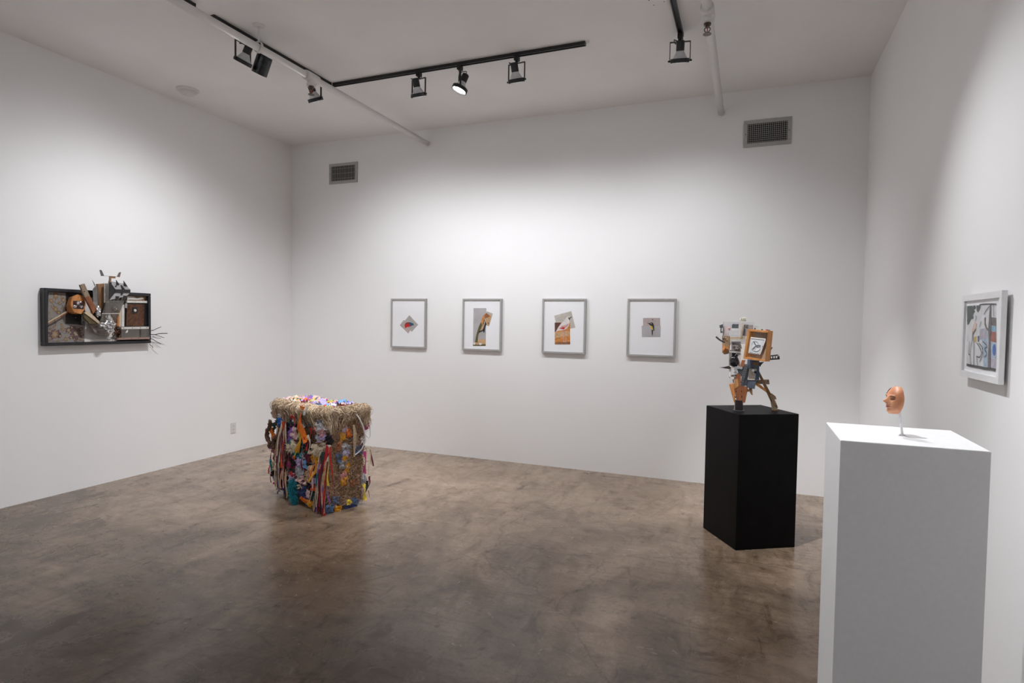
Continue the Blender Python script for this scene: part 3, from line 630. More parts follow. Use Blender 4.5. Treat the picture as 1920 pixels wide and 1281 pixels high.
# spiked wedge
wd = ap('spiked_wedge', [(995, 302), (1180, 335), (1246, 404), (1246, 440), (1200, 482), (990, 532)], .200, .018, gry, .001)
def ws(name, pts, d, t, m): return sub(wd, name, pts, d, t, m)
ws('wedge_cheek', [(992, 300), (1065, 398), (1062, 442), (988, 535)], .204, .006, blk)
ws('wedge_band', [(1062, 400), (1246, 404), (1246, 442), (1060, 440)], .207, .006, blk)
ws('wedge_slot', [(1130, 350), (1145, 352), (1180, 400), (1150, 470), (1130, 470), (1150, 400)], .206, .004, blk)
for pts in ([(1076, 288), (1116, 345), (1080, 352)], [(1166, 298), (1212, 366), (1170, 362)], [(1070, 482), (1118, 486), (1074, 542)], [(1166, 476), (1206, 480), (1164, 540)], [(1000, 290), (1025, 330), (990, 345)], [(1062, 365), (1080, 350), (1078, 372)]): ws('spike', pts, .206, .005, blk)
# small vane on top
ap('vane_fin', [(876, 172), (886, 166), (902, 174), (932, 240), (895, 242)], .210, .003, mat('slate_metal', (.13, .125, .135), .4, .5))
ap('vane_fin', [(1133, 196), (1122, 194), (1108, 202), (1083, 250), (1118, 256)], .210, .003, mat('brown_slate', (.17, .13, .12), .4, .5))
aline('vane_rod', [(930, 239, .209), (1086, 250, .209)], .0015, chr_)
ap('vane_post', [(1000, 240), (1068, 246), (1066, 270), (1018, 264), (1014, 318), (996, 316)], .209, .012, brw)
# slanted clear box over a taupe board
ap('taupe_board', [(945, 565), (1160, 562), (1065, 800), (885, 790)], .110, .012, mat('taupe_board', (.20, .17, .13), .6, vary=.3, scale=14))
ap('clear_cover', [(950, 556), (1168, 558), (1072, 790), (884, 786)], .165, .004, glass_mat('smoky_acrylic', (.80, .77, .72), .10))
ap('clear_cover', [(1000, 500), (1205, 482), (1165, 560), (950, 558)], .180, .004, glass_mat('smoky_acrylic'))
ap('cover_edge', [(905, 690), (1115, 688), (1113, 694), (904, 696)], .168, .004, offw)
MB().lathe(onX(*A(1045, 632), -L + .112), (1, 0, 0), [(0, .018), (.008, .018), (.012, .010), (.03, .010), (.033, .004)], 16).build('bolt', chr_, wa)
# foil, grey board, pointed block
ap('grey_board', [(700, 770), (1068, 800), (1072, 1005), (694, 1008)], .028, .014, mat('pale_grey_board', (.56, .55, .54), .7, 0, .08, 12))
ap('white_strip', [(694, 1006), (1080, 996), (1080, 1030), (694, 1036)], .050, .03, offw, .001)
for i, (u, v, ru, rv, d) in enumerate(((985, 770, .028, .040, .16), (1020, 830, .032, .034, .17), (935, 830, .030, .020, .165), (990, 880, .022, .03, .16), (862, 650, .015, .022, .15), (862, 700, .016, .018, .15))):
    MB().blob(onX(*A(u, v), -L + d), (.016, ru, rv), i + 3, .5, 18, 12, 2.4).build('crumpled_foil', foil, wa)
ap('pointed_block', [(755, 818), (890, 810), (1000, 918), (992, 962), (928, 968), (820, 918)], .100, .035, wood('dark_grain', (.13, .105, .09), (.42, .38, .35), (1, 3, 1)), .002)
ap('white_scrap', [(960, 900), (1010, 890), (1035, 960), (1000, 978), (975, 970)], .080, .01, offw)
# right-hand half
ap('black_recess', [(1172, 470), (1466, 482), (1462, 852), (1168, 852)], .017, .006, blk)
ap('torn_board', [(1205, 468), (1465, 478), (1456, 540), (1205, 536)], .030, .012, brw)
ap('torn_paper', [(1208, 486), (1280, 488), (1325, 508), (1390, 494), (1410, 512), (1390, 520), (1330, 528), (1240, 524), (1208, 530)], .034, .003, offw)
ap('white_batten', [(1205, 536), (1456, 540), (1456, 566), (1205, 562)], .042, .018, offw)
ap('rusty_panel', [(1205, 580), (1422, 574), (1412, 842), (1195, 842)], .030, .010, rust)
ap('dark_post', [(1420, 520), (1452, 520), (1450, 842), (1414, 842)], .036, .012, blk)
ap('dial_plate', [(1272, 615), (1334, 618), (1331, 692), (1270, 690)], .034, .004, blk)
MB().lathe(onX(*A(1300, 655), -L + .034), (1, 0, 0), [(0, .0125), (.005, .0125), (.007, .009)], 20).build('dial', offw, wa)
ap('hinge', [(1185, 568), (1208, 570), (1204, 628), (1182, 622)], .060, .012, alu)
ap('white_post', [(1140, 588), (1176, 584), (1172, 848), (1140, 848)], .045, .03, offw, .001)
ap('wood_post', [(1114, 640), (1138, 640), (1136, 850), (1112, 850)], .050, .03, palew, .001)
ap('wood_post', [(1092, 700), (1112, 690), (1110, 850), (1085, 840)], .060, .03, orw, .001)
ap('ledge', [(1140, 856), (1468, 850), (1466, 876), (1140, 880)], .085, .06, offw, .001)
ap('box_front', [(1138, 880), (1482, 876), (1480, 1000), (1138, 1005)], .080, .004, glass_mat('smoky_acrylic'))
ap('box_back', [(1130, 880), (1474, 876), (1472, 1000), (1130, 1005)], .040, .02, mat('dusty_grey_wood', (.17, .14, .13), .7, vary=.35, scale=14, stretch=(1, .3, 1)))
ap('ledge', [(1085, 984), (1478, 976), (1474, 1000), (1085, 1008)], .086, .05, mat('pinkish_wood', (.34, .22, .18), .6, vary=.2), .001)
for u, v in ((1165, 866), (1268, 866), (1365, 864), (1445, 862), (1255, 990), (1345, 988)): MB().lathe(onX(*A(u, v), -L + .0855), (1, 0, 0), [(0, .0045), (.002, .0035)], 8).build('screw', rust, wa)
ap('torn_label', [(1185, 925), (1195, 900), (1218, 885), (1216, 915), (1205, 922)], .083, .001, offw)
for i in range(5):
    random.seed(i + 40); u, v = 1060 + random.random() * 60, 880 + random.random() * 80
    aline('rusty_wire', [(u + 34 * math.cos(t), v + 30 * math.sin(t * 1.3 + i), .075 + .02 * math.sin(t)) for t in [k * .9 for k in range(8)]], .0035, rust, n=6)
tw = mat('dark_twig', (.035, .025, .02), .8)
for pts, r in (([(1470, 905, .04), (1530, 888, .06), (1565, 872, .07), (1615, 852, .08)], .0028), ([(1470, 940, .04), (1540, 945, .06), (1600, 932, .075), (1690, 930, .09)], .0036), ([(1540, 945, .06), (1590, 962, .07), (1650, 982, .08)], .0026),
               ([(1470, 985, .04), (1520, 1005, .06), (1560, 1030, .07), (1614, 1055, .08)], .0028), ([(1475, 1050, .04), (1490, 1075, .05), (1505, 1082, .06), (1516, 1105, .06)], .0028), ([(1510, 960, .05), (1560, 985, .06), (1612, 988, .07)], .002), ([(1500, 890, .05), (1520, 902, .06)], .002)):
    aline('twig', pts, r, tw)
tag(wa, 'black framed wall assemblage of scrap wood, floral cloth, foil and twigs', 'sculpture')

# ------------------------------------------------------------------ machine-part sculpture on the black plinth
ms = empty('scrap_sculpture', (.05, 4.42, ZB))
def S1(u, v): return 1335 + u / 12.807, 590 + v / 12.807
def S2(u, v): return 1335 + u / 12.807, 680 + v / 12.807
def sp(fn, name, pts, y, t, m, bevel=0, parent=None, label=None):
    o = MB().prism([onY(*fn(*p[:2]), p[2] if len(p) > 2 else y) for p in pts], (0, t, 0)).build(name, m, parent or ms, bevel=bevel)
    if label: o['label'] = label
    return o
def sline(fn, name, pts, r, m, y, n=8):
    return MB().tube(smooth_path([onY(*fn(*p[:2]), p[2] if len(p) > 2 else y) for p in pts], 5), r, n).build(name, m, ms, smooth=True)
def sdisc(fn, name, u, v, y, r, t, m, parent=None, n=24):
    return MB().lathe(onY(*fn(u, v), y), (0, 1, 0), [(0, r * .92), (t * .2, r), (t, r)], n).build(name, m, parent or ms)
honey = wood('honey_wood', (.40, .16, .04), (.58, .27, .09), (1, 1, 6)); slate = mat('slate_blue_paint', (.07, .085, .115), .55, vary=.4, scale=30); bluepl = mat('blue_plastic', (.03, .13, .25), .4)
cream = mat('cream_plastic', (.62, .57, .46), .45); dkg = mat('dark_grey_metal', (.08, .09, .10), .4, .5); clearp = glass_mat('scratched_acrylic', (.97, .97, .975), .035, .08); pinkw = mat('pinkish_white', (.60, .50, .46), .6, vary=.12)
# clear box with things inside
P8 = [onY(*S1(268, 178), 4.33), onY(*S1(1012, 190), 4.33), onY(*S1(1000, 520), 4.33), onY(*S1(262, 520), 4.33)]
cb = empty('x', (0, 0, 0)); bpy.data.objects.remove(cb)
for i in range(4):
    a_, b_ = P8[i], P8[(i + 1) % 4]
    MB().prism([a_, b_, b_ + V((0, .10, 0)), a_ + V((0, .10, 0))], (V((0, 0, -.003)), V((-.003, 0, 0)), V((0, 0, .003)), V((.003, 0, 0)))[i]).build('acrylic_wall', clearp, ms)
MB().prism(P8, (0, .003, 0)).build('acrylic_wall', clearp, ms)
MB().prism([p + V((0, .10, 0)) for p in P8], (0, .003, 0)).build('acrylic_wall', clearp, ms)
sp(S1, 'pale_insert', [(262, 280), (390, 270), (400, 520), (255, 510)], 4.38, .03, pinkw)
sp(S1, 'dark_block', [(478, 240), (520, 222), (560, 232), (640, 225), (635, 330), (475, 330)], 4.37, .03, dkg)
sp(S1, 'label_box', [(475, 332), (635, 332), (630, 478), (470, 478)], 4.365, .03, offw)
MB().blob(onY(*S1(415, 335), 4.37), (.007, .007, .012), 2, .1).build('small_bulb', mat('pink_bulb', (.65, .25, .24), .2), ms, smooth=True)
sp(S1, 'wood_upright', [(690, 210), (730, 210), (722, 560), (682, 560)], 4.36, .04, palew)
sp(S1, 'wood_upright', [(740, 215), (765, 215), (740, 520), (722, 520)], 4.37, .03, pinkw)
sp(S1, 'wire_panel', [(765, 240), (990, 250), (985, 380), (830, 520), (740, 510)], 4.40, .006, mat('taupe_card', (.36, .30, .26), .7, vary=.25))
sp(S1, 'small_button', [(790, 245), (830, 245), (830, 285), (790, 285)], 4.395, .005, offw)
for pts in ([(760, 330), (800, 360), (790, 420), (760, 480)], [(830, 300), (860, 260), (900, 300), (930, 260)], [(930, 270), (960, 300), (975, 250)]): sline(S1, 'wire', pts, .0012, dkg, 4.39, 6)
sp(S1, 'switch_base', [(664, 130), (818, 122), (820, 165), (668, 168)], 4.37, .03, cream)
sp(S1, 'switch_top', [(672, 78), (825, 72), (815, 130), (672, 134)], 4.365, .03, cream, .001)
for u in (700, 740, 780): sp(S1, 'switch_slot', [(u, 90), (u + 14, 90), (u + 12, 125), (u, 125)], 4.363, .003, dkg)
sp(S1, 'grey_bracket', [(178, 260), (262, 228), (260, 320), (230, 320), (225, 400), (252, 405), (250, 440), (200, 440), (205, 320), (185, 320)], 4.35, .02, dkg)
sline(S1, 'lever', [(95, 530, 4.30), (190, 610, 4.31), (300, 665, 4.33)], .006, dkg, 4.32)
sline(S1, 'lever_link', [(300, 655, 4.33), (440, 720, 4.335)], .003, chr_, 4.33)
sp(S1, 'wood_head', [(245, 510), (430, 520), (430, 780), (400, 940), (300, 960), (245, 910)], 4.38, .06, wood('tan_wood', (.30, .17, .08), (.46, .29, .15)), .002)
sp(S1, 'orange_block', [(250, 790), (300, 745), (395, 830), (310, 925), (252, 915)], 4.36, .02, orw, .001)
sdisc(S1, 'knot', 262, 905, 4.375, .004, .004, blk)
for u, v in ((280, 545), (330, 560), (360, 600)): MB().blob(onY(*S1(u, v), 4.375), .006, u, .3).build('wood_chip', palew, ms)
# white machine box
sp(S1, 'white_housing', [(440, 605), (820, 598), (800, 900), (770, 1110), (690, 1150), (690, 915), (430, 880)], 4.36, .05, offw, .001)
sp(S1, 'gear_panel', [(466, 645), (692, 650), (690, 888), (464, 860)], 4.357, .004, mat('gear_panel_grey', (.17, .15, .145), .5, vary=.4, scale=60))
sdisc(S1, 'gear', 595, 790, 4.347, .016, .008, mat('worn_zinc', (.30, .27, .24), .45, .6))
for u, v in ((550, 775), (620, 780), (590, 840), (515, 720)): sdisc(S1, 'gear_pin', u, v, 4.343, .003, .006, blk, n=12)
sline(S1, 'gear_strap', [(470, 660), (580, 670), (700, 750)], .002, dkg, 4.35)
for u, v in ((440, 680), (705, 760), (610, 910)): sdisc(S1, 'screw', u, v, 4.352, .0022, .004, blk, n=8)
sp(S1, 'wood_shelf', [(440, 540), (810, 525), (805, 590), (440, 600)], 4.37, .04, palew)
# round black lens in a grey side box
sp(S1, 'side_panel', [(410, 905), (480, 915), (470, 1250), (405, 1240)], 4.36, .05, mat('olive_grey', (.20, .18, .15), .6))
sp(S1, 'side_panel', [(480, 915), (640, 925), (630, 1010), (480, 1000)], 4.39, .03, blk)
MB().blob(onY(*S1(535, 1125), 4.36), (.031, .028, .040), 5, .04, 24, 16).build('black_globe', mat('black_gloss', (.01, .01, .012), .12), ms, smooth=True)
sp(S1, 'white_batten', [(640, 920), (695, 930), (680, 1260), (630, 1250)], 4.37, .03, pinkw)
sline(S1, 'wire', [(560, 980), (580, 950), (600, 900), (620, 990)], .002, alu, 4.34)
sp(S1, 'orange_strip', [(720, 1090), (800, 1105), (760, 1250), (670, 1260)], 4.345, .03, redw)
# open wooden box with plaque
o4 = [(862, 352), (1460, 430), (1368, 1142), (748, 1058)]
i4 = [(905, 400), (1340, 440), (1262, 1095), (800, 1022)]
f4 = [(862, 352), (1345, 395), (1268, 1128), (748, 1058)]
YB_, YF_ = 4.35, 4.285
fo = [onY(*S1(*p), YF_) for p in f4]; fi = [onY(*S1(*p), YF_) for p in i4]
dvec = V((.032, .034, 0))
for i in range(4):
    j = (i + 1) % 4
    MB().loft([fo[i], fo[j], fi[j], fi[i]], [p + dvec for p in (fo[i], fo[j], fi[j], fi[i])]).build('box_side', honey, ms)
MB().prism([p + dvec * .93 for p in fi], dvec * .07).build('box_back', mat('speaker_cloth', (.40, .29, .21), .9, vary=.2, scale=200), ms)
pq = [(905, 560), (935, 540), (1280, 575), (1298, 600), (1165, 955), (1140, 972), (880, 930), (858, 905), (880, 650)]
pl = sp(S1, 'plaque', pq, 4.300, .006, offw, .001)
sp(S1, 'plaque_face', [(915, 575), (1265, 605), (1145, 945), (890, 905)], 4.2992, .002, mat('plaque_grey_white', (.62, .63, .64), .5), parent=pl)
def ring(name, u, v, ru, rv, wd, y, m, t0=0, t1=6.2832, parent=None):
    n = 28; MB().tube([onY(*S1(u + ru * math.cos(t0 + (t1 - t0) * i / n), v + rv * math.sin(t0 + (t1 - t0) * i / n)), y) for i in range(n + 1)], wd, 6).build(name, m, parent or pl)
ring('wheel_rim', 1000, 745, 52, 110, .0016, 4.2978, offw); ring('wheel_rim', 1050, 760, 112, 118, .0022, 4.2978, mat('shade_white', (.50, .51, .52), .5), -.3, 2.6)
for pts in ([(1000, 640), (1040, 720), (1075, 750)], [(970, 830), (1030, 770), (1075, 750)], [(1060, 750), (1110, 735), (1170, 745)], [(1070, 770), (1120, 765), (1150, 750)], [(1010, 635), (1080, 655), (1125, 720)]):
    P = smooth_path([onY(*S1(*p), 4.2972) for p in pts], 4); MB().tube(P, .0030 if pts[0][0] != 1010 else .001, 6).build('wheel_spoke', mat('pewter', (.14, .155, .18), .5), pl)
for pts in ([(940, 575), (1250, 606)], [(900, 915), (1130, 945)], [(890, 690), (888, 745)], [(1220, 745), (1205, 780)]):
    MB().tube([onY(*S1(*p), 4.2978) for p in pts], .0010, 5).build('plaque_line', dkg, pl)
sp(S1, 'box_slat', [(905, 950), (940, 955), (925, 1055), (890, 1050)], 4.325, .02, palew)
for u, v, m, r in ((1030, 345, blk, .005), (1200, 372, blk, .006), (1315, 380, mat('red_plastic', (.35, .02, .015), .35), .008), (1370, 390, blk, .007)):
    p = onY(*S1(u, v + 28), 4.33); MB().lathe(p, (0, 0, 1), [(-.002, r * 1.1), (.004, r * 1.1), (.006, r), (.014, r * .95)], 16).build('box_knob', m, ms)
sline(S1, 'wire', [(1030, 330), (1025, 290), (1080, 285), (1110, 300)], .0008, dkg, 4.33, 5)
sp(S1, 'black_fin', [(1410, 790), (1460, 785), (1405, 880)], 4.40, .006, blk)
# slotted black angle: a plate with three openings made from bars
ang0 = [(1385, 985), (1575, 962), (1610, 975), (1632, 1075), (1380, 1092)]
sp(S1, 'angle_flange', [(1385, 985), (1575, 962), (1612, 985), (1390, 1008)], 4.395, .03, blk)
sp(S1, 'angle_flange', [(1385, 1054), (1625, 1048), (1632, 1076), (1380, 1092)], 4.395, .004, blk)
for u0, u1 in ((1385, 1412), (1448, 1470), (1510, 1532), (1568, 1622)): sp(S1, 'angle_web', [(u0, 1000), (u1, 998), (u1 + 3, 1056), (u0, 1058)], 4.396, .003, blk)
sp(S1, 'black_bracket', [(1120, 1150), (1250, 1140), (1180, 1210), (1160, 1255), (1130, 1230)], 4.37, .03, blk)
# torso: slate slab, comb of fins, blue panel
sp(S2, 'slate_slab', [(850, -70), (1140, -40), (1120, 120), (1070, 420), (1025, 635), (830, 600), (840, 200)], 4.36, .05, slate, .001)
sp(S2, 'brown_plate', [(985, -10), (1130, 0), (1120, 70), (985, 60)], 4.357, .006, brw)
sp(S2, 'blue_panel', [(1085, 20), (1140, -20), (1130, 415), (1050, 415)], 4.375, .05, bluepl)
cd = sp(S2, 'dial_card', [(890, 145), (1075, 155), (1030, 420), (860, 420)], 4.355, .006, mat('worn_card', (.50, .45, .38), .6, vary=.25, scale=60))
sdisc(S2, 'card_knob', 985, 190, 4.342, .010, .012, chr_, cd); sdisc(S2, 'card_knob', 1045, 235, 4.342, .009, .012, blk, cd)
MB().tube([onY(*S2(905, 160), 4.353), onY(*S2(860, 410), 4.353)], .0022, 6).build('card_edge', offw, cd)
sp(S2, 'comb_plate', [(740, 30), (865, 40), (830, 560), (690, 560), (720, 200)], 4.352, .012, dkg)
for i in range(17):
    t = i / 16; u = 800 - 115 * t; v = 50 + 490 * t
    MB().bar(onY(*S2(u - 18, v - 6), 4.344), onY(*S2(u + 70 - 10 * t, v + 4), 4.344), .010, .0018, (0, 0, 1)).build('comb_fin', mat('light_steel', (.45, .46, .48), .4, .6), ms)
sp(S2, 'grey_motor', [(600, 150), (740, 120), (745, 330), (650, 330)], 4.345, .03, dkg, .002)
for u, v, r in ((570, 165, .011), (565, 240, .010), (545, 335, .007), (645, 120, .011), (700, 130, .010)): sdisc(S2, 'connector', u, v, 4.338, r, .014, chr_ if v < 200 else alu, n=16)
for pts in ([(410, 85), (470, 80), (600, 100), (600, 130), (450, 130)], [(410, 90), (455, 110), (455, 370), (412, 370)], [(412, 340), (455, 340), (600, 375), (600, 405), (530, 400), (412, 375)]): sp(S2, 'white_bracket', pts, 4.35, .03, offw, .001)
sp(S2, 'dark_latch', [(460, 300), (600, 290), (610, 350), (470, 340)], 4.36, .02, mat('olive_brown', (.12, .10, .07), .6))
sp(S2, 'black_spike', [(182, 120), (300, 105), (410, 80), (470, 130), (410, 155), (300, 140), (250, 128)], 4.34, .012, mat('dark_horn', (.035, .022, .02), .4))
sline(S2, 'wire', [(520, 400), (505, 430), (515, 470), (500, 480)], .003, blk, 4.35)
# front leg
sp(S2, 'leg_wedge', [(610, 250), (690, 300), (700, 560), (860, 600), (850, 690), (795, 965), (600, 965), (535, 640), (530, 420)], 4.340, .045, redw, .002)
sp(S2, 'leg_wedge', [(408, 525), (500, 510), (535, 530), (560, 975), (528, 960)], 4.345, .05, orw, .002)
sp(S2, 'leg_board', [(535, 410), (620, 390), (640, 560), (540, 640)], 4.336, .02, wood('amber_wood', (.36, .17, .05), (.55, .30, .12)))
for u, v in ((580, 690), (710, 690), (565, 830), (715, 820)): MB().blob(onY(*S2(u, v), 4.339), (.003, .0025, .006), u, .2, 8, 6).build('leg_slot', blk, ms)
q = V((-.047, 4.355, ZB))
MB().lathe(q, (0, 0, 1), [(.0005, .037), (.006, .037), (.007, .030)], 24).build('foot_disc', dkg, ms)
MB().lathe(q, (0, 0, 1), [(.006, .027), (.075, .027)], 20).build('leg_tube', mat('dark_steel_tube', (.035, .028, .03), .35, .6), ms)
MB().box(q + V((-.024, .002, .036)), (.010, .018, .06)).build('tube_strap', pinkw, ms)
sp(S2, 'wood_horn', [(880, 600), (965, 625), (978, 785), (945, 775), (895, 690)], 4.37, .025, brw)
sp(S2, 'wood_peg', [(850, 640), (900, 650), (890, 705), (840, 700)], 4.365, .02, redw)
# rear leg
sp(S2, 'brace_block', [(1050, 425), (1368, 412), (1385, 525), (1060, 510)], 4.42, .03, oak, .001)
MB().lathe(onY(*S2(1345, 440), 4.42), (0, -1, 0), [(0, .003), (.001, .003)], 8).build('drill_hole', blk, ms)
sp(S2, 'leg_plank', [(1075, 210, 4.385), (1130, 200, 4.385), (1410, 740, 4.45), (1480, 870, 4.47), (1420, 960, 4.475), (1290, 680, 4.44)], 4.41, .02, wood('leg_brown', (.20, .11, .045), (.36, .21, .10)), .001)
sp(S2, 'thin_brace', [(1045, 490, 4.395), (1100, 490, 4.395), (1290, 640, 4.43), (1310, 720, 4.435), (1045, 540, 4.395)], 4.4, .015, orw, .001)
sp(S2, 'foot_board', [(1370, 745), (1430, 740), (1530, 815), (1552, 890), (1500, 880), (1590, 1085), (1560, 1105), (1480, 1040), (1400, 830)], 4.455, .018, wood('foot_tan', (.26, .16, .08), (.40, .27, .15)), .001)
FT = onZ(1453, 770, ZB)
sp(S2, 'foot_post', [(1405, 950), (1460, 900), (1560, 1070), (1560, 1138), (1442, 1138)], FT.y - .012, .026, palew, .001)
MB().lathe((FT.x, FT.y + .002, ZB), (0, 0, 1), [(.0005, .021), (.006, .021)], 18).build('foot_pad', brw, ms)
sdisc(S2, 'drill_hole', 1542, 1048, 4.454, .004, .001, blk, n=10)
tag(ms, 'standing sculpture of wood scraps, clear box and machine parts with a plaque', 'sculpture')

# ------------------------------------------------------------------ rag bale on the floor
TB = math.radians(72); BU = V((math.cos(TB), math.sin(TB), 0)); BV = V((-math.sin(TB), math.cos(TB), 0))
BC = V((-2.985, 3.655, 0)); BA, BB, BZ0, BZ1 = .78, .335, .035, .780      # long side, short side, underside, top
rbale = empty('rag_bale', BC + BU * BB / 2 + BV * BA / 2)
NL, NR = -BU, -BV                                                      # outward normals of the long and the short visible sides
def bp(u, v): return 480 + u / 4.744, 720 + v / 4.744
def onplane(px, py, p0, n): d = ray(px, py); return CAM + d * ((p0 - CAM).dot(n) / d.dot(n))
def bl(u, v, off=.02): return onplane(*bp(u, v), BC + NL * off, NL)
def br_(u, v, off=.02): return onplane(*bp(u, v), BC + NR * off, NR)
def clot(name, c, **k): return mat('cloth_' + name, c, .85, 0, .22, 90, .3)
CL = {n: clot(n, c) for n, c in dict(cream=(.62, .52, .38), tan=(.45, .31, .18), beige=(.52, .42, .30), white=(.70, .69, .70), red=(.50, .02, .02), vermil=(.58, .065, .012), orange=(.75, .17, .01), gold=(.62, .27, .01),
    yellow=(.70, .52, .05), lime=(.38, .42, .06), pink=(.62, .27, .30), palepink=(.62, .42, .40), magenta=(.38, .03, .14), purple=(.24, .10, .38), lilac=(.44, .36, .58), navy=(.02, .03, .12), blue=(.02, .12, .46), sky=(.16, .34, .60),
    bluegrey=(.20, .24, .32), teal=(.008, .18, .23), green=(.06, .20, .07), dkgreen=(.02, .05, .04), maroon=(.12, .012, .025), black=(.012, .01, .012), brown=(.09, .045, .025), rust=(.26, .09, .035), denim=(.07, .11, .20), peach=(.66, .36, .22), grey=(.33, .33, .35)).items()}
fib = [mat('yarn_' + n, c, .9, vary=.2, scale=60) for n, c in dict(tan=(.52, .385, .25), sand=(.62, .48, .33), umber=(.33, .225, .14), straw=(.68, .55, .40)).items()]
str_ = [mat('straw_' + n, c, .9, vary=.25, scale=60) for n, c in dict(brown=(.22, .12, .065), rust=(.38, .16, .075), tan=(.44, .29, .18), olive=(.22, .17, .085), rose=(.46, .27, .21), pale=(.60, .45, .31)).items()]
# core: rounded, lumpy block
def core():
    mb = MB(); n = 14
    def add(p0, a, b, nn):
        vs = []
        for i in range(n + 1):
            for j in range(n + 1):
                p = p0 + a * (i / n) + b * (j / n); k = noise.noise(p * 9) * .022
                e = min(i, n - i, j, n - j) / n
                vs.append(p + nn * (k - .02 * max(0, 1 - e * 5)))
        mb.add(vs, [(i * (n + 1) + j, (i + 1) * (n + 1) + j, (i + 1) * (n + 1) + j + 1, i * (n + 1) + j + 1) for i in range(n) for j in range(n)])
    b0 = BC + V((0, 0, BZ0)); hz = V((0, 0, BZ1 - BZ0))
    add(b0, BV * BA, hz, -BU); add(b0, BU * BB, hz, -BV); add(b0 + BU * BB, BV * BA, hz, BU); add(b0 + BV * BA, BU * BB, hz, BV)
    add(b0 + hz, BU * BB, BV * BA, V((0, 0, 1))); add(b0, BU * BB, BV * BA, V((0, 0, -1)))
    return mb.build('core', mat('felted_brown', (.10, .058, .035), .95, 0, scale=35, col2=(.30, .18, .11), bump=.6), rbale)
core()
for a_, b_ in ((.08, .06), (.08, BB - .06), (BA - .08, .06), (BA - .08, BB - .06)):
    MB().lathe(BC + BV * a_ + BU * b_, (0, 0, 1), [(.0005, .022), (.036, .026), (.06, .026)], 12).build('foot', blk, rbale)
# straw on the short side and round the far corner
random.seed(11); mb = MB()
for k in range(7500):
    s_, t_ = random.random(), random.random(); p = BC + BU * BB * s_ + V((0, 0, BZ0 + (BZ1 - BZ0) * t_)) + NR * (.004 + random.random() * .016)
    d = V((random.uniform(-1, 1), random.uniform(-1, 1), random.uniform(-1.2, .8))).normalized(); d = (d - NR * d.dot(NR) * .75).normalized(); l = random.uniform(.012, .04)
    q = V((random.uniform(-1, 1),) * 3) * .006 + NR * random.uniform(0, .012)
    mb.tube([p, p + d * l * .5 + q, p + d * l], random.uniform(.0006, .0013), 3, random.choices(range(6), (3, 3, 4, 3, 3, 3))[0], False)
tag(mb.build('straw_fibres', None, rbale, mats=str_, recalc=False), kind='stuff')
# yarn fringe draped over the top edges
mb = MB(); random.seed(5)
def strand(root_, out, along, drop, r, mi, curl, lean=0., bulge=.035):
    pts = []; ph = random.random() * 6.28; ph2 = random.random() * 6.28; n = 11; fq = random.uniform(6, 15)
    for i in range(n + 1):
        t = i / n
        if t < .4: a = t / .4; p = root_ + out * (.065 * a + bulge * math.sin(a * 1.57)) + V((0, 0, .024 * math.sin(a * 3.14) - .012 * a))
        else: a = (t - .4) / .6; p = root_ + out * (.065 + bulge * (1 - .7 * a)) + V((0, 0, -.012 - drop * a))
        p = p + along * (curl * math.sin(ph + t * fq) + lean * max(0, t - .2)) + out * curl * .7 * math.cos(ph2 + t * fq * .8) + V((0, 0, curl * .6 * math.sin(ph2 + t * fq)))
        pts.append(p)
    mb.tube(pts, [r] * n + [r * .5], 3, mi, False)
clumps = []
for k in range(130):
    s_ = random.random() * (BA + BB + .06) - .03; clumps.append((s_, random.uniform(.03, .15) * (1.35 if random.random() < .2 else 1), random.uniform(-.05, .05), random.uniform(.004, .045), random.uniform(.045, .09), random.uniform(.004, .02), random.randrange(4)))
for s0, dr0, lean, bul, ins, curl, mi0 in clumps:
    for k in range(34):
        s_ = s0 + random.gauss(0, .010)
        if s_ < BA: p = BC + BV * s_; out, al = NL, BV
        else: p = BC + BU * (s_ - BA); out, al = NR, BU
        if -.03 < s_ < .05: out = (NL + NR * (1 - max(0, s_) / .05)).normalized()
        p = p - out * (ins + random.uniform(-.012, .012)) + V((0, 0, BZ1 + random.uniform(-.008, .014)))
        strand(p, out, al, max(.01, dr0 * random.uniform(.7, 1.15)), random.uniform(.0009, .0022), mi0 if random.random() < .6 else random.randrange(4), curl * random.uniform(.6, 1.4), lean, bul * random.uniform(.7, 1.2))
for k in range(500):                                                  # far end of the short side
    p = BC + BU * (BB - .05 + random.uniform(-.03, .02)) + BV * random.random() * .3 + V((0, 0, BZ1 + .008)); strand(p, BU, BV, random.uniform(.02, .10), random.uniform(.001, .002), random.randrange(4), .009, random.uniform(-.03, .03), .02)
tag(mb.build('yarn_fringe', None, rbale, mats=fib, recalc=False), kind='stuff')
# crumpled scraps: a few shared shapes
SCR = []
for k in range(9):
    n = 8; vs = []; random.seed(k)
    for i in range(n + 1):
        for j in range(n + 1):
            x, y = i / n - .5, j / n - .5; e = 1 + .35 * noise.noise(V((x * 2, y * 2, k * 3.7)))
            sk = .25 * y * math.sin(k)
            vs.append(V(((x * e + sk) * (1 - .35 * abs(y) * (k % 3 == 0)), y * e, .5 * noise.noise(V((x * 4.6, y * 4.6, k * 9.1))) + .12 * math.sin(x * 16 + 5 * y + k) - .5 * (x * x + y * y))))
    me = bpy.data.meshes.new('fabric_scrap'); me.from_pydata(vs, [], [(i * (n + 1) + j, (i + 1) * (n + 1) + j, (i + 1) * (n + 1) + j + 1, i * (n + 1) + j + 1) for i in range(n) for j in range(n)])
    me.materials.append(CL['tan']); me.polygons.foreach_set('use_smooth', [True] * len(me.polygons)); SCR.append(me)
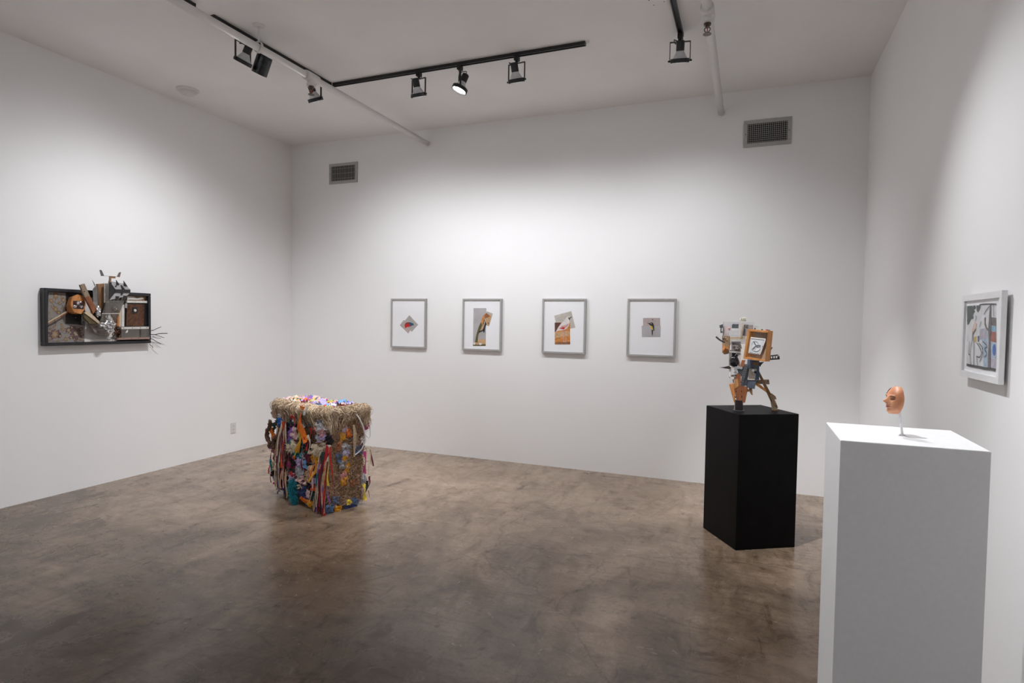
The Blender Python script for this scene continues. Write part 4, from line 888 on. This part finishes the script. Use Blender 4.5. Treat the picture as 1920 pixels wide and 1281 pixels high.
def scrap(p, nrm, w_, h_, c, rot=None, k=None, name='fabric_scrap'):
    o = bpy.data.objects.new(name, SCR[random.randrange(9) if k is None else k]); COL.objects.link(o); o.parent = rbale
    o.material_slots[0].link = 'OBJECT'; o.material_slots[0].material = CL[c]
    z = V(nrm).normalized(); y = V((0, 0, 1)) if abs(z.z) < .8 else BV.copy(); x = y.cross(z).normalized(); y = z.cross(x)
    m = Matrix((x, y, z)).transposed() @ Matrix.Rotation(rot if rot is not None else random.uniform(-.6, .6), 3, 'Z')
    m = m @ Matrix.Diagonal((w_, h_, (w_ + h_) / 2 * .8)); m = m.to_4x4(); m.translation = V(p) - WL[rbale.name]
    o.matrix_local = m; return o
random.seed(21)
cols_side = ['cream', 'tan', 'pink', 'palepink', 'purple', 'lilac', 'black', 'maroon', 'brown', 'teal', 'navy', 'dkgreen', 'rust', 'gold', 'magenta', 'grey', 'white', 'red', 'denim', 'brown', 'black', 'maroon']
for k in range(130):                                                  # mixed rags filling the long side
    s_ = random.random(); t_ = random.random(); p = BC + BV * BA * s_ + V((0, 0, BZ0 + .02 + (BZ1 - BZ0 - .03) * t_)) + NL * random.uniform(.004, .022)
    w_ = random.uniform(.04, .085); scrap(p, NL + V((0, 0, random.uniform(-.3, .4))), w_, w_ * random.uniform(.8, 1.5), random.choice(cols_side))
for k in range(26):                                                   # rags along the far edge and back corner
    t_ = random.random(); p = BC + BU * (BB + .005) + BV * random.uniform(0, .25) + V((0, 0, BZ0 + .03 + .65 * t_)); scrap(p, BU + NR * .5, .045, .07, random.choice(cols_side))
cols_top = ['pink', 'red', 'purple', 'lilac', 'lilac', 'orange', 'yellow', 'green', 'palepink', 'white', 'magenta', 'sky', 'blue', 'cream', 'maroon', 'peach', 'lime', 'denim', 'gold', 'palepink']
for k in range(85):
    p = BC + BU * random.uniform(.05, BB - .02) + BV * random.uniform(.05, BA) + V((0, 0, BZ1 + .014 + random.random() * .022)); w_ = random.uniform(.045, .09)
    scrap(p, V((random.uniform(-.3, .3), random.uniform(-.3, .3), 1)), w_, w_ * random.uniform(.7, 1.3), random.choice(cols_top), random.uniform(0, 6))
# named rags read off the photograph (long side)
PXM = .00093                                                          # metres per crop unit at the bale
for u, v, w_, h_, c, k in ((205, 290, 55, 65, 'white', 1), (205, 335, 75, 95, 'blue', 2), (330, 275, 45, 55, 'red', 4), (145, 440, 45, 90, 'orange', 5), (160, 370, 60, 60, 'dkgreen', 1), (300, 460, 65, 150, 'purple', 2), (345, 440, 75, 95, 'palepink', 4),
        (325, 555, 95, 90, 'cream', 7), (355, 620, 110, 80, 'teal', 5), (375, 700, 95, 90, 'lilac', 2), (325, 700, 60, 60, 'black', 1), (325, 808, 62, 36, 'red', 4), (322, 850, 72, 90, 'lilac', 8), (380, 785, 90, 80, 'grey', 7), (400, 850, 95, 70, 'palepink', 4), (405, 880, 70, 50, 'maroon', 2),
        (435, 718, 50, 60, 'sky', 5), (486, 757, 56, 56, 'peach', 8), (450, 815, 60, 90, 'tan', 1), (520, 665, 90, 60, 'gold', 7), (530, 590, 120, 90, 'cream', 4), (600, 548, 110, 60, 'beige', 2), (570, 375, 110, 70, 'white', 5), (560, 420, 90, 70, 'palepink', 8), (590, 440, 70, 60, 'pink', 3),
        (575, 490, 80, 60, 'lilac', 1), (640, 495, 70, 90, 'black', 2), (535, 305, 80, 55, 'brown', 4), (560, 340, 60, 40, 'bluegrey', 7), (425, 1030, 75, 60, 'orange', 8), (475, 1070, 48, 66, 'gold', 8), (420, 960, 90, 90, 'navy', 4), (395, 985, 60, 60, 'dkgreen', 1), (395, 918, 95, 34, 'beige', 5), (505, 860, 60, 100, 'lilac', 2), (510, 920, 50, 60, 'vermil', 4),
        (500, 1000, 60, 60, 'dkgreen', 7), (455, 980, 50, 80, 'palepink', 2), (150, 580, 60, 70, 'pink', 3), (150, 730, 60, 70, 'cream', 5), (150, 800, 70, 60, 'black', 1), (165, 840, 50, 50, 'sky', 2), (180, 870, 60, 50, 'magenta', 4), (230, 880, 50, 60, 'maroon', 7), (215, 700, 80, 120, 'maroon', 2), (240, 820, 60, 70, 'tan', 4), (290, 720, 60, 60, 'magenta', 1), (450, 600, 70, 60, 'dkgreen', 3), (380, 510, 70, 60, 'brown', 3), (500, 470, 60, 80, 'brown', 5), (460, 660, 60, 70, 'maroon', 7), (270, 380, 60, 60, 'black', 5)):
    scrap(bl(u, v, .034), NL, w_ * PXM * 1.25, h_ * PXM * 1.1, c, random.uniform(-.4, .4), k)
# short side
for u, v, w_, h_, c, k in ((790, 420, 50, 60, 'lilac', 1), (775, 470, 45, 80, 'gold', 2), (825, 440, 40, 70, 'orange', 4), (800, 580, 80, 90, 'grey', 5), (795, 660, 50, 70, 'gold', 8), (800, 620, 60, 60, 'lilac', 7), (775, 720, 70, 70, 'grey', 4), (815, 750, 40, 100, 'gold', 2), (780, 815, 60, 60, 'pink', 1), (790, 860, 60, 100, 'gold', 8),
        (910, 590, 60, 80, 'denim', 4), (740, 660, 50, 80, 'denim', 5), (710, 1035, 60, 60, 'denim', 4), (660, 1110, 80, 70, 'denim', 7), (880, 1050, 80, 70, 'denim', 2), (845, 1090, 70, 50, 'navy', 1), (830, 1055, 45, 45, 'yellow', 5), (730, 1115, 60, 50, 'gold', 4), (985, 380, 40, 60, 'magenta', 1), (770, 320, 80, 60, 'brown', 3), (960, 850, 50, 60, 'grey', 7), (740, 560, 60, 70, 'rust', 7), (870, 880, 60, 60, 'rust', 4)):
    scrap(br_(u, v, .026), NR, w_ * PXM * 1.15, h_ * PXM * 1.05, c, random.uniform(-.4, .4), k)
# ribbons
def ribbon(P, wd, c, nrm, name='ribbon'):
    P = smooth_path(P, 7); n = len(P); mb = MB(); a = []; b = []; ph = random.random() * 6
    for i, p in enumerate(P):
        t = (P[min(i + 1, n - 1)] - P[max(i - 1, 0)]).normalized(); s = t.cross(nrm).normalized(); tw_ = .7 * math.sin(ph + i * .35); s = s * math.cos(tw_) + nrm * math.sin(tw_)
        w_ = wd * (.62 + .3 * abs(math.sin(ph * 2 + i * .3)))
        p = p + nrm * (.006 * math.sin(ph + i * .5)); a.append(p + s * w_ * .5); b.append(p - s * w_ * .5)
    mid = [(x + y) / 2 + nrm * wd * .22 for x, y in zip(a, b)]
    mb.add(a + mid + b, [(i, i + 1, n + i + 1, n + i) for i in range(n - 1)] + [(n + i, n + i + 1, 2 * n + i + 1, 2 * n + i) for i in range(n - 1)])
    return mb.build(name, CL[c], rbale, smooth=True, recalc=False)
RL = (([(240, 330), (188, 720), (192, 930)], 14, 'cream'), ([(225, 330), (207, 640), (204, 960)], 14, 'bluegrey'), ([(250, 335), (236, 560), (232, 745)], 26, 'vermil'), ([(268, 340), (264, 500), (255, 690)], 13, 'beige'), ([(215, 560), (210, 760), (200, 905)], 14, 'tan'), ([(172, 600), (182, 830)], 14, 'maroon'),
      ([(262, 760), (268, 900), (270, 1015)], 16, 'tan'), ([(205, 800), (215, 900), (195, 978)], 16, 'maroon'), ([(225, 330), (195, 560), (180, 830)], 12, 'cream'), ([(232, 640), (225, 800), (215, 930)], 14, 'peach'), ([(645, 540), (615, 760), (607, 980), (600, 1192)], 22, 'red'), ([(630, 545), (618, 720), (612, 900)], 18, 'vermil'),
      ([(652, 540), (648, 600), (645, 690)], 20, 'white'), ([(648, 680), (642, 780), (640, 910)], 18, 'yellow'), ([(662, 560), (675, 800), (685, 950)], 12, 'red'), ([(590, 590), (545, 800), (522, 1130)], 18, 'cream'), ([(578, 650), (558, 900), (532, 1185)], 17, 'cream'), ([(602, 600), (592, 730), (585, 870)], 30, 'dkgreen'),
      ([(578, 760), (552, 1000), (556, 1185)], 24, 'maroon'), ([(592, 820), (576, 1020), (600, 1190)], 26, 'maroon'), ([(612, 940), (606, 1060), (602, 1190)], 15, 'orange'), ([(562, 740), (545, 850), (538, 970)], 14, 'teal'), ([(600, 860), (598, 990), (585, 1120)], 16, 'purple'), ([(620, 900), (640, 980), (655, 1060)], 10, 'purple'),
      ([(415, 195), (398, 300), (418, 440), (440, 530)], 50, 'orange'), ([(405, 300), (385, 380), (380, 450)], 30, 'orange'), ([(412, 410), (398, 510), (362, 610)], 46, 'gold'), ([(400, 430), (385, 540), (350, 640)], 24, 'lime'), ([(352, 625), (345, 650), (332, 672)], 26, 'vermil'), ([(492, 390), (472, 500), (455, 595)], 15, 'red'), ([(430, 470), (440, 540), (455, 595)], 12, 'red'), ([(516, 390), (518, 460)], 9, 'red'),
      ([(340, 295), (338, 380)], 13, 'red'), ([(565, 690), (525, 770), (478, 865)], 42, 'gold'), ([(540, 680), (500, 760), (490, 840)], 20, 'orange'), ([(440, 195), (436, 280)], 24, 'white'), ([(155, 520), (140, 610), (130, 700)], 12, 'maroon'), ([(128, 720), (112, 800)], 10, 'red'), ([(285, 600), (290, 760)], 18, 'brown'), ([(510, 780), (500, 900), (480, 1050)], 14, 'palepink'), ([(530, 900), (520, 1010), (510, 1130)], 12, 'tan'))
random.seed(9)
for k in range(14):                                                   # further strips in the two hanging bunches
    u = random.uniform(178, 262); RL += (([(u + 12, random.uniform(340, 420)), (u, random.uniform(560, 640)), (u - 6 + random.uniform(-8, 8), random.uniform(700, 960))], random.uniform(10, 17), random.choice(('cream', 'maroon', 'red', 'bluegrey', 'tan', 'palepink', 'brown', 'beige'))),)
for k in range(16):
    u = random.uniform(535, 625); RL += (([(u + 40, random.uniform(600, 680)), (u + 8, random.uniform(800, 900)), (u - 8, random.uniform(1000, 1175))], random.uniform(11, 19), random.choice(('cream', 'maroon', 'maroon', 'red', 'white', 'beige', 'palepink', 'purple', 'dkgreen', 'brown', 'tan'))),)
for k in range(14):
    u, v = random.uniform(120, 560), random.uniform(450, 900); RL += (([(u, v), (u + random.uniform(-12, 12), v + 60), (u + random.uniform(-20, 20), v + random.uniform(90, 170))], random.uniform(9, 18), random.choice(('pink', 'maroon', 'cream', 'purple', 'black', 'rust', 'teal', 'tan'))),)
for pts, w_, c in RL: ribbon([bl(u, v, .048) for u, v in pts], w_ * PXM * 1.35, c, NL)
RRt = (([(965, 600), (972, 690), (968, 800)], 26, 'magenta'), ([(985, 565), (1000, 690), (1005, 800)], 15, 'cream'), ([(1000, 560), (1020, 640), (1030, 720)], 14, 'beige'), ([(1010, 580), (1030, 650), (1040, 730)], 14, 'maroon'), ([(990, 860), (985, 910), (975, 965)], 26, 'black'), ([(960, 890), (968, 960), (970, 1035)], 30, 'yellow'), ([(1012, 820), (1010, 870), (998, 920)], 13, 'maroon'), ([(965, 780), (950, 840), (955, 880)], 16, 'grey'), ([(1000, 950), (1005, 1010)], 10, 'rust'))
for pts, w_, c in RRt: ribbon([br_(u, v, .03) for u, v in pts], w_ * PXM * 1.3, c, NR)
# tan rope tuft, cable loops, brown felted tails, teal boa
mb = MB(); random.seed(3)
for k in range(160):
    x = random.uniform(-14, 14); mb.tube(smooth_path([br_(870 + x * .6, 365, .05), br_(880 + x, 460 + random.uniform(-20, 20), .055), br_(876 + x * .7, 560, .05), br_(874 + x * .5, 625 + random.uniform(-30, 25), .045)], 3), .0014, 3, random.randrange(4), False)
tag(mb.build('rope_tuft', None, rbale, mats=fib, recalc=False), kind='stuff')
CAB = mat('white_cable_rubber', (.62, .60, .61), .4)
MB().tube(smooth_path([br_(*p) for p in ((890, 270, .05), (925, 320, .065), (960, 410, .07), (968, 490, .06), (940, 580, .05), (870, 640, .04))], 6), .0055, 8).build('cable', CAB, rbale, smooth=True)
MB().tube(smooth_path([br_(*p) for p in ((968, 440, .06), (990, 470, .06), (1012, 475, .05), (1016, 400, .05), (1008, 330, .04))], 6), .003, 6).build('cable', CAB, rbale, smooth=True)
for st in ([(130, 340), (112, 400), (100, 460), (118, 510), (122, 552)], [(165, 480), (150, 520), (158, 560)]):
    P = smooth_path([bl(u, v, .05) for u, v in st], 3)
    for k, p in enumerate(P): MB().blob(p + V((random.uniform(-.006, .006), 0, 0)), (.017, .017, .02), k, .35, 9, 6).build('felted_knot', CL['brown'], rbale, smooth=True)
mb = MB(); P = smooth_path([bl(335, 860, .05), bl(325, 930, .055), bl(335, 1000, .055), bl(345, 1070, .05)], 12)
for k in range(1500):
    i = random.randrange(len(P)); p = P[i]; d = V((random.gauss(0, 1), random.gauss(0, 1), random.gauss(-.3, 1))).normalized(); l = (.050 if i < len(P) * .75 else .030) * random.uniform(.5, 1)
    mb.tube([p, p + d * l * .6, p + d * l + V((0, 0, -.008))], .0013, 3, 0, False)
tag(mb.build('feather_boa', CL['teal'], rbale, recalc=False), kind='stuff')
for u, v, c in ((560, 590, 'cream'), (320, 560, 'cream')):
    mb = MB()
    for k in range(260):
        p = bl(u + random.uniform(-40, 40), v + random.uniform(-30, 30), .045); d = V((random.gauss(0, .6), random.gauss(0, .6), random.gauss(-.5, .6))); mb.tube([p, p + d * .012 + NL * .006, p + d * .024], .001, 3, 0, False)
    tag(mb.build('fur_tuft', CL[c], rbale, recalc=False), kind='stuff')
tag(rbale, 'block-shaped bale of coloured rags, ribbons, straw and yarn standing on the floor', 'sculpture')
